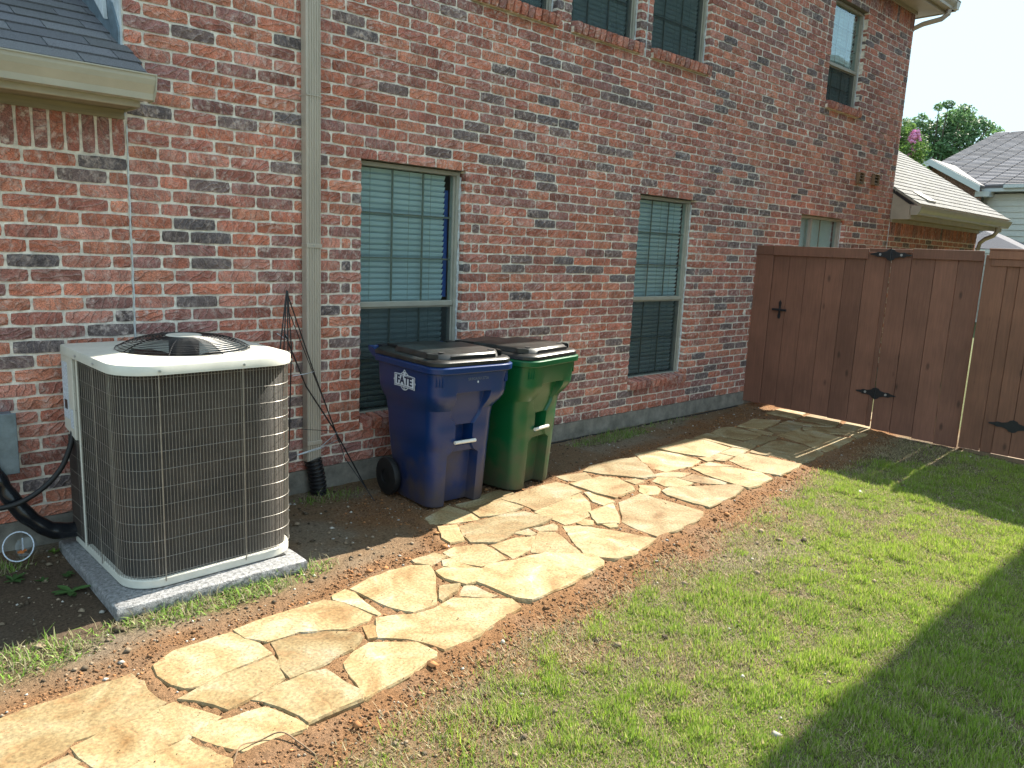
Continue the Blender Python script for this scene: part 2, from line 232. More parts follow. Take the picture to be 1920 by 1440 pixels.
class MB:
    def __init__(s): s.v=[]; s.f=[]
    def add(s,v,f):
        n=len(s.v); s.v+= [tuple(x) for x in v]; s.f+= [tuple(i+n for i in g) for g in f]; return s
    def box(s,x0,x1,y0,y1,z0,z1):
        return s.add([(x0,y0,z0),(x1,y0,z0),(x1,y1,z0),(x0,y1,z0),(x0,y0,z1),(x1,y0,z1),(x1,y1,z1),(x0,y1,z1)],[(0,3,2,1),(4,5,6,7),(0,1,5,4),(1,2,6,5),(2,3,7,6),(3,0,4,7)])
    def prism(s,poly,axis,a,b):
        # poly: 2D ccw; axis: extruded axis; coords order of the other two
        n=len(poly)
        def P(p,t):
            return (t,p[0],p[1]) if axis=='x' else ((p[0],t,p[1]) if axis=='y' else (p[0],p[1],t))
        return s.add([P(p,a) for p in poly]+[P(p,b) for p in poly],[tuple(range(n))[::-1],tuple(range(n,2*n))]+[(i,(i+1)%n,n+(i+1)%n,n+i) for i in range(n)])
    def tube(s,path,r,n=8,caps=True,closed=False):
        P=[Vector(p) for p in path]; V=[];F=[]; k=len(P); up=None
        for i,p in enumerate(P):
            if closed: d=(P[(i+1)%k]-P[i-1]).normalized()
            else: d=((P[i+1] if i<k-1 else P[i])-(P[i-1] if i else P[i])).normalized()
            if up is None: up=Vector((0,0,1)) if abs(d.z)<.9 else Vector((1,0,0))
            a=d.cross(up).normalized(); b=a.cross(d).normalized(); up=b
            rr=r[i] if hasattr(r,'__len__') else r
            for j in range(n):
                t=2*math.pi*j/n; V.append(p+a*math.cos(t)*rr+b*math.sin(t)*rr)
        for i in range(k if closed else k-1):
            i2=(i+1)%k
            for j in range(n): F.append((i*n+j,i*n+(j+1)%n,i2*n+(j+1)%n,i2*n+j))
        if caps and not closed: F+= [tuple(range(n))[::-1],tuple((k-1)*n+j for j in range(n))]
        return s.add(V,F)
    def loft(s,rings,cap=True):
        n=len(rings[0]); V=[p for r in rings for p in r]; F=[]
        for i in range(len(rings)-1):
            for j in range(n): F.append((i*n+j,i*n+(j+1)%n,(i+1)*n+(j+1)%n,(i+1)*n+j))
        if cap: F+= [tuple(range(n))[::-1],tuple((len(rings)-1)*n+j for j in range(n))]
        return s.add(V,F)
    def mesh(s,name):
        me=bpy.data.meshes.new(name); me.from_pydata(s.v,[],s.f); me.validate(); me.update(); return me
    def obj(s,name,m,parent=None,loc=None,bevel=0,smooth=False,seg=2): return link(name,s.mesh(name),m,parent,loc,bevel,smooth,seg)
def color_attr(me,cols):
    a=me.attributes.new('bc','FLOAT_COLOR','POINT'); c=np.asarray(cols,dtype=np.float32)
    if c.ndim==1: c=np.tile(c,(len(me.vertices),1))
    if c.shape[1]==3: c=np.hstack([c,np.ones((len(c),1),np.float32)])
    a.data.foreach_set('color',c.ravel())
def np_mesh(name,V,F,cols=None):
    # V (n,3), F (m,k) fixed k
    me=bpy.data.meshes.new(name); V=np.asarray(V,np.float32); F=np.asarray(F,np.int32); k=F.shape[1]
    me.vertices.add(len(V)); me.vertices.foreach_set('co',V.ravel()); me.loops.add(F.size); me.loops.foreach_set('vertex_index',F.ravel()); me.polygons.add(len(F)); me.polygons.foreach_set('loop_start',np.arange(0,F.size,k,dtype=np.int32))
    try: me.polygons.foreach_set('loop_total',np.full(len(F),k,np.int32))
    except Exception: pass
    me.update(calc_edges=True)
    if cols is not None: color_attr(me,cols)
    return me
# value noise on numpy arrays
def vnoise(x,y,seed=0,s=1.0):
    x=np.asarray(x)*s; y=np.asarray(y)*s; xi=np.floor(x).astype(np.int64); yi=np.floor(y).astype(np.int64); fx=x-xi; fy=y-yi; fx=fx*fx*(3-2*fx); fy=fy*fy*(3-2*fy)
    def h(a,b):
        n=(a*374761393+b*668265263+seed*982451653)&0x7fffffff; n=((n^(n>>13))*1274126177)&0x7fffffff; return ((n^(n>>16))&0xffff)/65535.
    return (h(xi,yi)*(1-fx)+h(xi+1,yi)*fx)*(1-fy)+(h(xi,yi+1)*(1-fx)+h(xi+1,yi+1)*fx)*fy
def fbm(x,y,seed=0,s=1.0,o=4):
    t=0;a=.5;n=0
    for i in range(o): t=t+a*vnoise(x,y,seed+i,s*2**i); n+=a; a*=.5
    return t/n
def sm(a,b,x): t=np.clip((x-a)/(b-a),0,1); return t*t*(3-2*t)
# ============================================================ THE BRICK HOUSE
house=empty('brick_house',(0,0,0),'two-storey red brick house with white-mortared side wall and tan gutters','house')
C_=.0762; TOPC=63
# (x0,x1,z0,z1)
LW_Z0=3*C_; HEAD=28*C_
OPEN=[(-.917,0.,LW_Z0,HEAD),(2.159,3.085,LW_Z0,HEAD),(5.37,6.59,14*C_,HEAD),
      (0.0,.905,44*C_,65*C_),(1.08,1.985,44*C_,65*C_),(2.16,3.085,44*C_,65*C_),(5.66,6.575,45*C_,65*C_)]
OPEN=[(a,b,c,min(d,62*C_)) for a,b,c,d in OPEN]
XL,XR=-2.42,8.04
def brick_color(tone=None):
    r=random.random() if tone is None else tone
    if r<.66: c=random.choice([(.33,.112,.070),(.305,.105,.070),(.265,.096,.072),(.35,.133,.084),(.32,.130,.096)])
    elif r<.87: c=random.choice([(.20,.080,.062),(.22,.10,.085),(.19,.085,.075)])
    else: c=random.choice([(.105,.078,.075),(.125,.085,.080),(.090,.072,.074)])
    k=random.uniform(.82,1.18)*1.42; return tuple(x*k for x in c)
def brick_geo(x0,x1,z0,z1,yf,yb,soft=1.0,nx=5,nz=2,flip=False):
    """rough-faced brick: pillowed, creased front grid with worn corners, straight returns"""
    V=[];F=[]; w=x1-x0; h=z1-z0; nx=max(1,min(nx,int(round(w/.045)))) if not flip else nx
    ang=random.uniform(-.9,.9); ph=random.uniform(0,6); amp=random.uniform(.0006,.0022)*soft
    dy=random.uniform(-.002,.0025)
    for k in range(nz+1):
        for i in range(nx+1):
            u=i/nx; v=k/nz; ex=i in(0,nx); ez=k in(0,nz)
            x=x0+u*w+(0 if ex else random.uniform(-.004,.004)); z=z0+v*h+(0 if ez else random.uniform(-.004,.004))
            y=yf+dy+amp*math.sin((u*w*math.cos(ang)+v*h*math.sin(ang))*90+ph)*1.3+random.uniform(-.0007,.0007)
            if ex: x+=(-1 if i else 1)*random.uniform(0,.0022)
            if ez: z+=(-1 if k else 1)*random.uniform(0,.0022)
            if ex or ez: y+=.0022
            if ex and ez: y+=.003; x+=(-1 if i else 1)*.0035; z+=(-1 if k else 1)*.0035
            V.append((x,y,z))
    G=lambda i,k:k*(nx+1)+i
    for k in range(nz):
        for i in range(nx): F.append((G(i,k),G(i+1,k),G(i+1,k+1),G(i,k+1)))
    ring=[G(i,0) for i in range(nx+1)]+[G(nx,k) for k in range(1,nz+1)]+[G(i,nz) for i in range(nx-1,-1,-1)]+[G(0,k) for k in range(nz-1,0,-1)]
    n=len(V)
    for r in ring:
        x,y,z=V[r]; V.append((min(max(x,x0),x1),yb,min(max(z,z0),z1)))
    m=len(ring)
    for a in range(m): F.append((ring[(a+1)%m],ring[a],n+a,n+(a+1)%m))
    return V,F
bricks=[]   # (x0,x1,z0,z1,yb,visible_ok)
J=.0095
def fill(xa,xb,lo,ro,j,fromright=False):
    odd=(j%2==1); L=xb-xa; out=[]; p=0
    lt=ro if fromright else lo
    if not odd:
        st=[.0795,.0795] if lt=='open' else [.105]
        for s_ in st:
            if p+s_<=L+.001: out.append((p,p+s_)); p+=s_
    while L-p>.254+.001: out.append((p,p+.254)); p+=.254
    rem=L-p
    if rem>.004:
        if rem<.075 and out:
            a,_=out.pop(); 
            if L-a>.18: out+= [(a,(a+L)/2),((a+L)/2,L)]
            else: out.append((a,L))
        else: out.append((p,L))
    if fromright: out=[(L-b,L-a) for a,b in out]
    return [(xa+a,xa+b) for a,b in out]
for j in range(TOPC):
    z0=j*C_; zc=z0+C_/2
    cuts=[(-4.3,'seam')]; segs=[]
    ranges=[(XL,XR)]
    if j<26: ranges=[(-4.30,XL)]+ranges+[(XR,12.0)]
    for ra,rb in ranges:
        ops=sorted([o for o in OPEN if o[2]<zc<o[3] and o[0]>=ra-.01 and o[1]<=rb+.01])
        x=ra; lt='seam'
        for o in ops:
            segs.append((x,o[0],lt,'open')); x=o[1]; lt='open'
        segs.append((x,rb,lt,'seam'))
    for a,b,lt,rt in segs:
        if b-a<.02: continue
        fr=(lt=='seam' and rt=='open') or b<=XL+.001
        for (p,q_) in fill(a,b,lt,rt,j,fr):
            d=.095 if (abs(p-a)<.001 and lt=='open') or (abs(q_-b)<.001 and rt=='open') else .03
            bricks.append((p+(J/2 if not(abs(p-a)<.001 and lt=='open') else 0),q_-(J/2 if not(abs(q_-b)<.001 and rt=='open') else 0),z0,z0+C_-J,d))
# lintel courses get full depth undersides so heads of windows read solid
def covered(u,v):
    if 105<u<552 and 618<v<1110: return True
    if 556<u<602: return True
    if 690<u<1095 and 640<v<965: return True
    if u>1395 and v>455 and v<760+(u-1395)*.25: return True
    return False
cand=[]
for i,(x0,x1,z0,z1,d) in enumerate(bricks):
    u,v,dep=pix(((x0+x1)/2,0,(z0+z1)/2))
    if dep>0 and 4<u<1916 and 4<v<1436 and not covered(u,v):
        ua,va,_=pix((x0,0,(z0+z1)/2)); ub,vb,_=pix((x1,0,(z0+z1)/2)); _,vt,_=pix(((x0+x1)/2,0,z1)); cand.append(((abs(ub-ua))*abs(v-vt)*2,i))
cand.sort(reverse=True); single=set(i for _,i in cand[:290])
big=MB(); bigc=[]
for i,(x0,x1,z0,z1,d) in enumerate(bricks):
    c=brick_color(); sd=random.random()
    if i in single:
        cx,cz=(x0+x1)/2,(z0+z1)/2
        V,F=brick_geo(x0-cx,x1-cx,z0-cz,z1-cz,0,d,nx=6,nz=2)
        me=bpy.data.meshes.new('brick'); me.from_pydata(V,[],F); me.update(); color_attr(me,(*c,sd)); link('brick',me,'brick',house,(cx,0,cz))
    else:
        near=x1<4
        V,F=brick_geo(x0,x1,z0,z1,0,d,nx=5 if near else 3,nz=2 if near else 1); big.add(V,F); bigc+=[(*c,sd)]*len(V)
# soldier courses
def soldier(xa,xb,z0,z1,singles):
    n=int(round((xb-xa)/C_)); w=(xb-xa)/n
    for i in range(n):
        a=xa+i*w+.006; b=xa+(i+1)*w-.006; c=brick_color(random.random()*.9); sd=random.random()
        # stand a brick on end: build it lying, then turn it
        h=z1-z0-.004
        V,F=brick_geo(-h/2,h/2,-(b-a)/2,(b-a)/2,0,.03)
        V=[(z,y,x) for x,y,z in V]; F=[f[::-1] for f in F]
        cx,cz=(a+b)/2,(z0+z1)/2
        if singles and a>-3.4:
            me=bpy.data.meshes.new('soldier_brick'); me.from_pydata(V,[],F); me.update(); color_attr(me,(*c,sd)); link('soldier_brick',me,'brick',house,(cx,0,cz))
        else:
            big.add([(x+cx,y,z+cz) for x,y,z in V],F)
            for _ in V: bigc.append((*c,sd))
soldier(-4.3,XL-.004,26*C_,26*C_+.222,True); soldier(XR+.004,12.0,26*C_,26*C_+.222,False); soldier(XL,XR,TOPC*C_,TOPC*C_+.225,False)
me=big.mesh('brick_courses'); color_attr(me,bigc); o=link('brick_courses',me,'brick',house); o['kind']='stuff'
# mortar bed behind the bricks, cut round the openings
def wallgrid(name,m,x0,x1,z0,z1,y0,y1,ops,inset=.005):
    xs=sorted({x0,x1}|{o_[0]-inset for o_ in ops if x0<o_[0]<x1}|{o_[1]+inset for o_ in ops if x0<o_[1]<x1}|{o_[0]-inset for o_ in ops if abs(o_[0]-x0)<.001}); zs=sorted({z0,z1}|{o_[2]-.0 for o_ in ops}|{min(o_[3]+inset,z1) for o_ in ops}); mb=MB()
    for j in range(len(zs)-1):
        run=None
        for i in range(len(xs)-1):
            cx=(xs[i]+xs[i+1])/2; cz=(zs[j]+zs[j+1])/2
            hole=any(o_[0]-inset-.0001<cx<o_[1]+inset+.0001 and o_[2]<cz<o_[3]+inset for o_ in ops)
            if not hole: mb.box(xs[i],xs[i+1],y0,y1,zs[j],zs[j+1])
    return mb.obj(name,m,house)
wallgrid('mortar_wall','mortar',XL,XR,0,TOPC*C_+.24,.0085,.12,OPEN)
MB().box(-4.6,XL-.001,.0085,.12,0,26*C_+.235).obj('wing_mortar','mortar',house)
MB().box(XR+.001,12.0,.0085,.12,0,26*C_+.235).obj('wing_mortar','mortar',house)
# caulked movement joints
for X,zt in((XL,2.2),(XR,2.2)):
    p=[(X+random.uniform(-.003,.003),.002,z) for z in np.arange(0,zt,.05)]; MB().tube(p,[random.uniform(.003,.006) for _ in p],5).obj('movement_joint','caulk',house)
p=[(2.075+random.uniform(-.002,.002),.003,z) for z in np.arange(44*C_,62*C_,.05)]; MB().tube(p,.006,5).obj('movement_joint','caulk',house)
# foundation
mb=MB(); mb.box(-5,12.0,.004,.3,-.6,-.004); mb.obj('foundation','concrete',house)
# closed volume behind (side walls, back walls, floors) so rooms stay dark
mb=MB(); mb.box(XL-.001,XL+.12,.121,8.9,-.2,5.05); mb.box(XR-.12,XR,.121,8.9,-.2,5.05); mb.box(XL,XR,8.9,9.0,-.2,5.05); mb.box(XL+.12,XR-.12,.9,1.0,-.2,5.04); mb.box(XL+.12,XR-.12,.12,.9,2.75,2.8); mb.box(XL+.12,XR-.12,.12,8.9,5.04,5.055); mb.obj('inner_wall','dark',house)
mb=MB(); mb.box(-4.6,-4.5,.121,4,-.2,2.2); mb.box(-4.6,XL-.01,3.9,4,-.2,2.2); mb.box(11.88,12.,.121,4,-.2,2.2); mb.box(XR+.01,12.,3.9,4,-.2,2.2); mb.obj('wing_back_wall','mortar',house)
# ------------------------------------------------------------ windows
def window(x0,x1,z0,z1,kind,cut=99,blinds=True):
    """frame object with panes, muntins, blind slats and screen as its own pieces"""
    fy=.085; fw=.034; W=x1-x0; zt=min(z1,cut)
    f=MB(); f.box(x0+.004,x0+fw,fy-.02,fy+.06,z0,z1-.004); f.box(x1-fw,x1-.004,fy-.02,fy+.06,z0,z1-.004); f.box(x0+fw,x1-fw,fy-.02,fy+.06,z1-fw,z1-.004); f.box(x0+fw,x1-fw,fy-.02,fy+.06,z0,z0+.03)
    f.box(x0+fw,x0+fw+.014,fy,fy+.05,z0+.03,z1-fw); f.box(x1-fw-.014,x1-fw,fy,fy+.05,z0+.03,z1-fw)
    if kind=='slide':
        xm=(x0+x1)/2-.2; f.box(xm-.022,xm+.022,fy-.012,fy+.05,z0+.03,z1-fw)
    else:
        zm=z0+(z1-z0)*kind; f.box(x0+fw,x1-fw,fy-.012,fy+.05,zm-.026,zm+.012); f.box(x0+fw,x1-fw,fy+.006,fy+.05,zm-.04,zm-.026)
    fr=f.obj('window',('frame'),house,bevel=.003)
    k=MB(); 
    for zz in np.arange(z0+.1,z1,.04):
        pass
    p=[(x1-.004+random.uniform(-.004,.002),fy-.024+random.uniform(-.004,.004),z) for z in np.arange(z0+.01,z1-.02,.03)]; k.tube(p,[random.uniform(.004,.011) for _ in p],5); k.obj('caulk_bead','caulk',fr)
    ix0=x0+fw+.014; ix1=x1-fw-.014
    if kind=='slide':
        MB().box(ix0,ix1,fy+.02,fy+.023,z0+.03,z1-fw).obj('pane','glass',fr)
        MB().box(ix0,ix1,.16,.165,z0+.03,z1-fw).obj('roller_shade','slat',fr)
        MB().box(xm+.29,xm+.30,.1,.112,z0+.03,z1-fw).obj('muntin','frame_dark',fr)
        return fr
    MB().box(ix0,ix1,fy+.014,fy+.017,zm+.012,z1-fw).obj('pane','glass',fr)
    MB().box(ix0,ix1,fy+.034,fy+.037,z0+.03,zm-.04).obj('pane','glass',fr)
    MB().box(ix0,ix1,fy+.002,fy+.003,z0+.03,zm-.04).obj('insect_screen','screen',fr)
    # grilles between the glass: three lights wide
    for part,(za,zb,yy,nr) in enumerate(((zm+.012,z1-fw,fy+.02,3),(z0+.03,zm-.04,fy+.039,2))):
        for c in(1,2):
            xx=ix0+(ix1-ix0)*c/3; MB().box(xx-.007,xx+.007,yy,yy+.006,za,zb).obj('muntin','frame_dark',fr)
        for r in range(1,nr):
            zz=za+(zb-za)*r/nr
            if zz<cut: MB().box(ix0,ix1,yy+.0065,yy+.0125,zz-.006,zz+.006).obj('muntin','frame_dark',fr)
    # blind
    sx0=x0+.03; sx1=x1-(.088 if abs(x1)<.01 and z1<3 else .05); me=None; z=z0+.06
    a=math.radians(122); h=.0255
    while z<min(z1-.06,cut):
        if me is None:
            m=MB(); pts=[]
            for s_,b in ((-h,0),(0,.0035),(h,0)): pts.append((s_*math.cos(a)-b*math.sin(a),s_*math.sin(a)+b*math.cos(a)))
            lo=[(y-.0011*math.sin(a),zz+.0011*math.cos(a)) for y,zz in pts[::-1]]
            poly=pts+lo; m.prism(poly,'x',-(sx1-sx0)/2,(sx1-sx0)/2); me=m.mesh('slat')
        o=link('slat',me,'slat',fr,((sx0+sx1)/2,.155,z)); o.rotation_euler=(random.uniform(-.05,.05),random.uniform(-.003,.003),0)
        z+=.0415
    for xx in(sx0+.12,(sx0+sx1)/2+.06,sx1-.14):
        MB().tube([(xx,.136,z0+.05),(xx,.136,min(z1-.03,cut))],.0016,4).obj('ladder_cord','frame',fr)
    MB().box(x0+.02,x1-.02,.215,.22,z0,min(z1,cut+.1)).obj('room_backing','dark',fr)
    return fr
WZ=[]
for n,(a,b,c,d) in enumerate(OPEN):
    zb=c+.082
    if n<2: fr=window(a,b,zb,d,.452)
    elif n==2: fr=window(a,b,c+.02,d,'slide')
    elif n<6: fr=window(a,b,zb,d,.56,cut=4.75)
    else: fr=window(a,b,zb,d,.40,cut=4.75)
    if n==0: MB().box(b-.086,b-.050,.150,.153,1.17,1.99).obj('blue_film_strip','blue',fr)
    if n==2: continue
    # rowlock sill, every brick its own piece
    sill=MB().box(a+.002,b-.002,-.02,.07,c+.004,c+.05).obj('window_sill','mortar',house)
    nb=int(round((b-a)/C_)); wv=(b-a)/nb
    for i in range(nb):
        cc=brick_color(random.random()*.8); hw=(wv-.011)/2
        V,F=brick_geo(-hw,hw,-.046,.046,-.062,.075,nx=1,nz=2,flip=True)
        m_=bpy.data.meshes.new('brick'); m_.from_pydata(V,[],F); color_attr(m_,(*cc,random.random())); o=link('sill_brick',m_,'brick',sill,(a+wv*(i+.5),0,c+.052+random.uniform(-.002,.002))); o.rotation_euler=(math.radians(9),0,0)
    # lintel angle
    MB().box(a+.003,b-.003,.012,.08,d+.001,d+.0055).obj('lintel','frame_dark',house)
# ------------------------------------------------------------ eaves, gutters and roofs
def gutter_prof(yb,z):  # K-style section, (y,z) closed
    return [(yb,z),(yb,z-.115),(yb-.085,z-.115),(yb-.09,z-.085),(yb-.118,z-.045),(yb-.128,z-.02),(yb-.13,z),(yb-.138,z),(yb-.138,z+.006),(yb-.120,z+.006),(yb-.120,z-.012),(yb-.008,z-.012)]
def eave(x0,x1,zs,tag,endl=True):
    """soffit, frieze, fascia and gutter along a wall; zs = soffit height"""
    MB().box(x0,x1,-.262,.008,zs,zs+.012).obj('soffit','soffit',house)
    MB().box(x0,x1,-.024,-.004,zs-.05,zs-.001).obj('frieze_board','soffit',house)
    MB().box(x0,x1,-.284,-.263,zs-.012,zs+.14).obj('fascia','almond',house,bevel=.003)
    g=MB().prism(gutter_prof(-.286,zs+.135)[::-1],'x',x0,x1+.04).obj('gutter','gutter',house)
    MB().prism([(-.286,zs+.012),(-.37,zs+.012),(-.41,zs+.06),(-.424,zs+.12),(-.426,zs+.142),(-.286,zs+.142)][::-1],'x',x1+.0401,x1+.046).obj('gutter_end_cap','gutter',house,bevel=.003)
    return g
EL=2.228
g=eave(-4.7,-2.435,EL,'l'); MB().box(-2.4349,-2.427,-.262,.006,EL-.012,EL+.14).obj('eave_return','almond',house)
# gutter guard: perforated strip, real slots
gm=MB(); 
for i in range(190):
    x=-4.2+i*.0096
    if x>-2.41: break
    gm.box(x,x+.005,-.405,-.325,EL+.138+.0,EL+.1405)
gm.box(-4.7,-2.4,-.409,-.405,EL+.137,EL+.1412); gm.box(-4.7,-2.4,-.366,-.362,EL+.137,EL+.1412); gm.box(-4.7,-2.4,-.33,-.325,EL+.137,EL+.1412); gm.obj('gutter_guard','screen_metal',house)
def shcol(base,v=.16):
    k=random.uniform(1-v,1+v); return (base[0]*k,base[1]*k,base[2]*k*random.uniform(.97,1.04))
# left wing roof, each tab its own shingle
sl_=math.atan(.53); ca,sa=math.cos(sl_),math.sin(sl_)
MB().prism([(-.345,EL+.150),(-.345,EL+.140),(4.2,EL+.14+4.545*.53),(4.2,EL+.15+4.545*.53)][::-1],'x',-4.7,-2.405).obj('roof_deck','flash',house)
def tab(w,h,t=.006):
    m=MB(); m.add([(-w/2,0,t*1.6),(w/2,0,t*1.6),(w/2,h,t*.3),(-w/2,h,t*.3),(-w/2,0,.0),(w/2,0,.0)],[(0,1,2,3),(4,5,1,0),(4,0,3),(5,2,1)]); return m
RM=MB(); RC=[]
for r in range(36):
    s0=r*.142-.012; y=-.345+s0*ca; z=EL+.152+s0*sa; xr=-2.398 if y<0 else -2.437
    x=xr-((r*.097)%.28)-.02 
    first=xr; xs_=[xr]
    while x>-4.6: xs_.append(x); x-=random.uniform(.26,.36)
    for a,b in zip(xs_[1:],xs_[:-1]):
        if b-a<.03: continue
        if r>=13 or b<-4.1:
            t_=tab(b-a-.006,.165,.006); Rm_=Matrix.Rotation(sl_,3,'X'); RM.add([tuple(Rm_@Vector(v)+Vector(((a+b)/2,y,z))) for v in t_.v],t_.f); RC+=[shcol((.125,.122,.13),.26)]*len(t_.v); continue
        m_=tab(b-a-.006,.165,random.uniform(.005,.008)).mesh('shingle'); color_attr(m_,shcol((.125,.122,.13),.26)); o=link('shingle',m_,'shingle',house,((a+b)/2,y,z)); o.rotation_euler=(sl_,0,0)
me=RM.mesh('roof_shingles'); color_attr(me,RC); o=link('roof_shingles',me,'shingle',house); o['kind']='stuff'
# right wing
MB().box(XR+.001,12.02,-.262,.008,EL,EL+.012).obj('soffit','soffit',house); MB().box(XR+.001,11.98,-.024,-.004,EL-.05,EL-.001).obj('frieze_board','almond',house)
MB().box(XR-.01,12.33,-.284,-.263,EL-.012,EL+.14).obj('fascia','almond',house)
MB().prism(gutter_prof(-.286,EL+.17)[::-1],'x',XR-.03,12.40).obj('gutter','gutter',house); MB().prism([(-.286,EL+.047),(-.37,EL+.047),(-.41,EL+.095),(-.424,EL+.155),(-.426,EL+.177),(-.286,EL+.177)][::-1],'x',XR-.036,XR-.0301).obj('gutter_end_cap','gutter',house)
MB().prism([(-.004,EL-.012),(-.262,EL-.012),(-.262,EL+.19),(-.004,EL+.36)][::-1],'x',XR-.02,XR-.002).obj('eave_return','almond',house)
MB().prism([(-.33,EL+.19),(-.30,EL+.22),(.002-.004,EL+.415),(-.004,EL+.37),(-.25,EL+.2)],'x',XR-.028,XR-.0205).obj('step_flashing','iron',house)
mr=.63; MB().prism([(-.36,EL+.212),(-.36,EL+.19),(3.4,EL+.19+3.76*mr),(3.4,EL+.212+3.76*mr)][::-1],'x',XR,12.42).obj('roof_deck','almond',house)
MB().prism([(3.4,EL+.212+3.76*mr),(3.4,EL+.19+3.76*mr),(7.2,EL+.19),(7.2,EL+.212)][::-1],'x',XR,12.42).obj('roof_deck','almond',house)
slr=math.atan(mr); cr_,sr_=math.cos(slr),math.sin(slr); m=MB(); cols=[]
for r in range(31):
    s0=r*.142-.02; y=-.36+s0*cr_; z=EL+.214+s0*sr_; x=XR+.003+((r*.11)%.24); xs_=[XR+.003]+list(np.arange(x,12.43,.245))+[12.43]
    for a,b in zip(xs_[:-1],xs_[1:]):
        if b-a<.03: continue
        t_=tab(b-a-.010,.17,.008); Rm=Matrix.Rotation(slr,3,'X'); n0=len(m.v); m.add([tuple(Rm@Vector(v)+Vector(((a+b)/2,y,z))) for v in t_.v],t_.f); cc=shcol((.16,.16,.158),.14); cols+=[cc]*len(t_.v)
me=m.mesh('roof_shingles'); color_attr(me,cols); o=link('roof_shingles',me,'shingle',house); o['kind']='stuff'
m=MB(); m.prism([(-.30,EL+.30),(-.30,EL+.26),(-.05,EL+.40),(-.05,EL+.44)][::-1],'x',8.62,8.90); m.obj('roof_vent','almond',house,bevel=.01)
MB().prism([(-.36,EL+.18),(3.4,EL+.18+3.76*mr),(3.4,EL+.30+3.76*mr-.2),(-.30,EL+.06)],'x',12.40,12.43).obj('rake_board','almond',house)
mb=MB(); mb.tube([(11.86,-.35,EL+.08),(11.86,-.345,EL-.02),(11.87,-.30,EL-.09),(11.90,-.16,EL-.15),(11.93,-.08,EL-.22),(11.93,-.06,EL-.34),(11.93,-.06,-.1)],.04,4); mb.obj('downspout','spout',house,bevel=.008)
# main roof eave
ES=TOPC*C_+.235+.02
MB().box(XL-.3,XR+.28,-.262,.3,ES,ES+.012).obj('soffit','almond',house); MB().box(XR+.001,XR+.262,.3,9.2,ES,ES+.012).obj('soffit','almond',house)
MB().box(XL,XR-.01,-.024,-.004,ES-.045,ES-.001).obj('frieze_board','almond',house)
mb=MB(); mb.box(XL-.3,XR+.284,-.284,-.263,ES-.012,ES+.14); mb.box(XR+.263,XR+.284,-.262,9.2,ES-.012,ES+.14); mb.obj('fascia','almond',house)
MB().prism(gutter_prof(-.286,ES+.15)[::-1],'x',XL-.3,XR+.42).obj('gutter','gutter',house)
MB().prism([(-y_+XR,z_) for y_,z_ in gutter_prof(-.286,ES+.15)],'y',-.42,9.2).obj('gutter','gutter',house)
mb=MB(); mb.tube([(8.28,-.34,ES+.06),(8.27,-.335,ES-.03),(8.24,-.27,ES-.09),(8.16,-.06,ES-.14),(8.11,.06,ES-.2),(8.09,.09,ES-.32),(8.09,.09,0)],.042,4); mb.obj('downspout','spout',house,bevel=.008)
rz=ES+.16; m=MB(); a,b,c,d=(XL-.4,-.40,rz),(XR+.4,-.40,rz),(XR+.4,9.4,rz),(XL-.4,9.4,rz); m.add([a,b,c,d,(XL+4.5,4.5,rz+2.7),(XR-4.5,4.5,rz+2.7)],[(0,1,5,4),(1,2,5),(2,3,4,5),(3,0,4),(3,2,1,0)]); me=m.mesh('main_roof'); color_attr(me,(.10,.10,.11)); link('main_roof',me,'shingle',house)
# side wall of the upper storey above the left wing roof, with its flashing and trim
MB().box(XL-.012,XL-.0015,.0,6,2.2,5.04).obj('side_wall','trim',house)
MB().prism([(.002,2.50),(.002,2.655),(.10,2.80),(3,2.80+2.9*.53),(3,2.62+2.9*.53),(.1,2.58)],'x',XL-.022,XL-.0125).obj('step_flashing','flash',house)
MB().prism([(.16,2.72),(.20,2.95),(.32,3.6),(.5,4.6),(.62,4.6),(.5,2.98)],'x',XL-.045,XL-.0225).obj('corner_trim','trim',house,bevel=.003)
# two exhaust hoods
for x0,x1,z0,z1 in((6.74,6.90,2.615,2.765),(7.22,7.39,2.635,2.785)):
    m=MB(); 
    m.box(x0,x1,-.05,.0,z0,z0+.012); m.box(x0,x1,-.05,0,z1-.012,z1); m.box(x0,x0+.014,-.05,0,z0+.012,z1-.012); m.box(x1-.014,x1,-.05,0,z0+.012,z1-.012)
    h=m.obj('exhaust_vent','kick',house,bevel=.003)
    MB().box(x0+.014,x1-.014,-.012,-.002,z0+.012,z1-.012).obj('vent_backing','iron',h)
    for k in range(3):
        zz=z0+.02+k*.042; MB().prism([(-.045,zz),(-.015,zz+.03),(-.013,zz+.028),(-.043,zz-.002)],'x',x0+.0145,x1-.0145).obj('louvre','kick',h)
# main downspout, fluted, with straps and black corrugated boot
m=MB(); X0,X1=-1.372,-1.268; n=6; poly=[(X0,-.004),(X0,-.066),(X0+.006,-.074)]
for k in range(1,n): 
    xx=X0+(X1-X0)*k/n; poly+=[(xx-.005,-.074),(xx-.003,-.068),(xx+.003,-.068),(xx+.005,-.074)]
poly+=[(X1-.006,-.074),(X1,-.066),(X1,-.004)]
sp=m.prism(poly,'z',.07,ES-.3).obj('downspout','spout',house)
m=MB(); m.tube([(-1.32,-.04,ES-.31),(-1.32,-.06,ES-.22),(-1.32,-.28,ES-.08),(-1.32,-.34,ES+.03)],.05,4); m.obj('downspout_elbow','spout',house,bevel=.01)
for zz in(.19,1.52,3.4):
    m=MB(); m.box(X0-.003,X1+.003,-.0775,-.004,zz,zz+.028); st=m.obj('strap','spout',sp,bevel=.002); MB().tube([(-1.325,-.0775,zz+.014),(-1.325,-.0815,zz+.014)],.0045,8).obj('screw','steel',st)
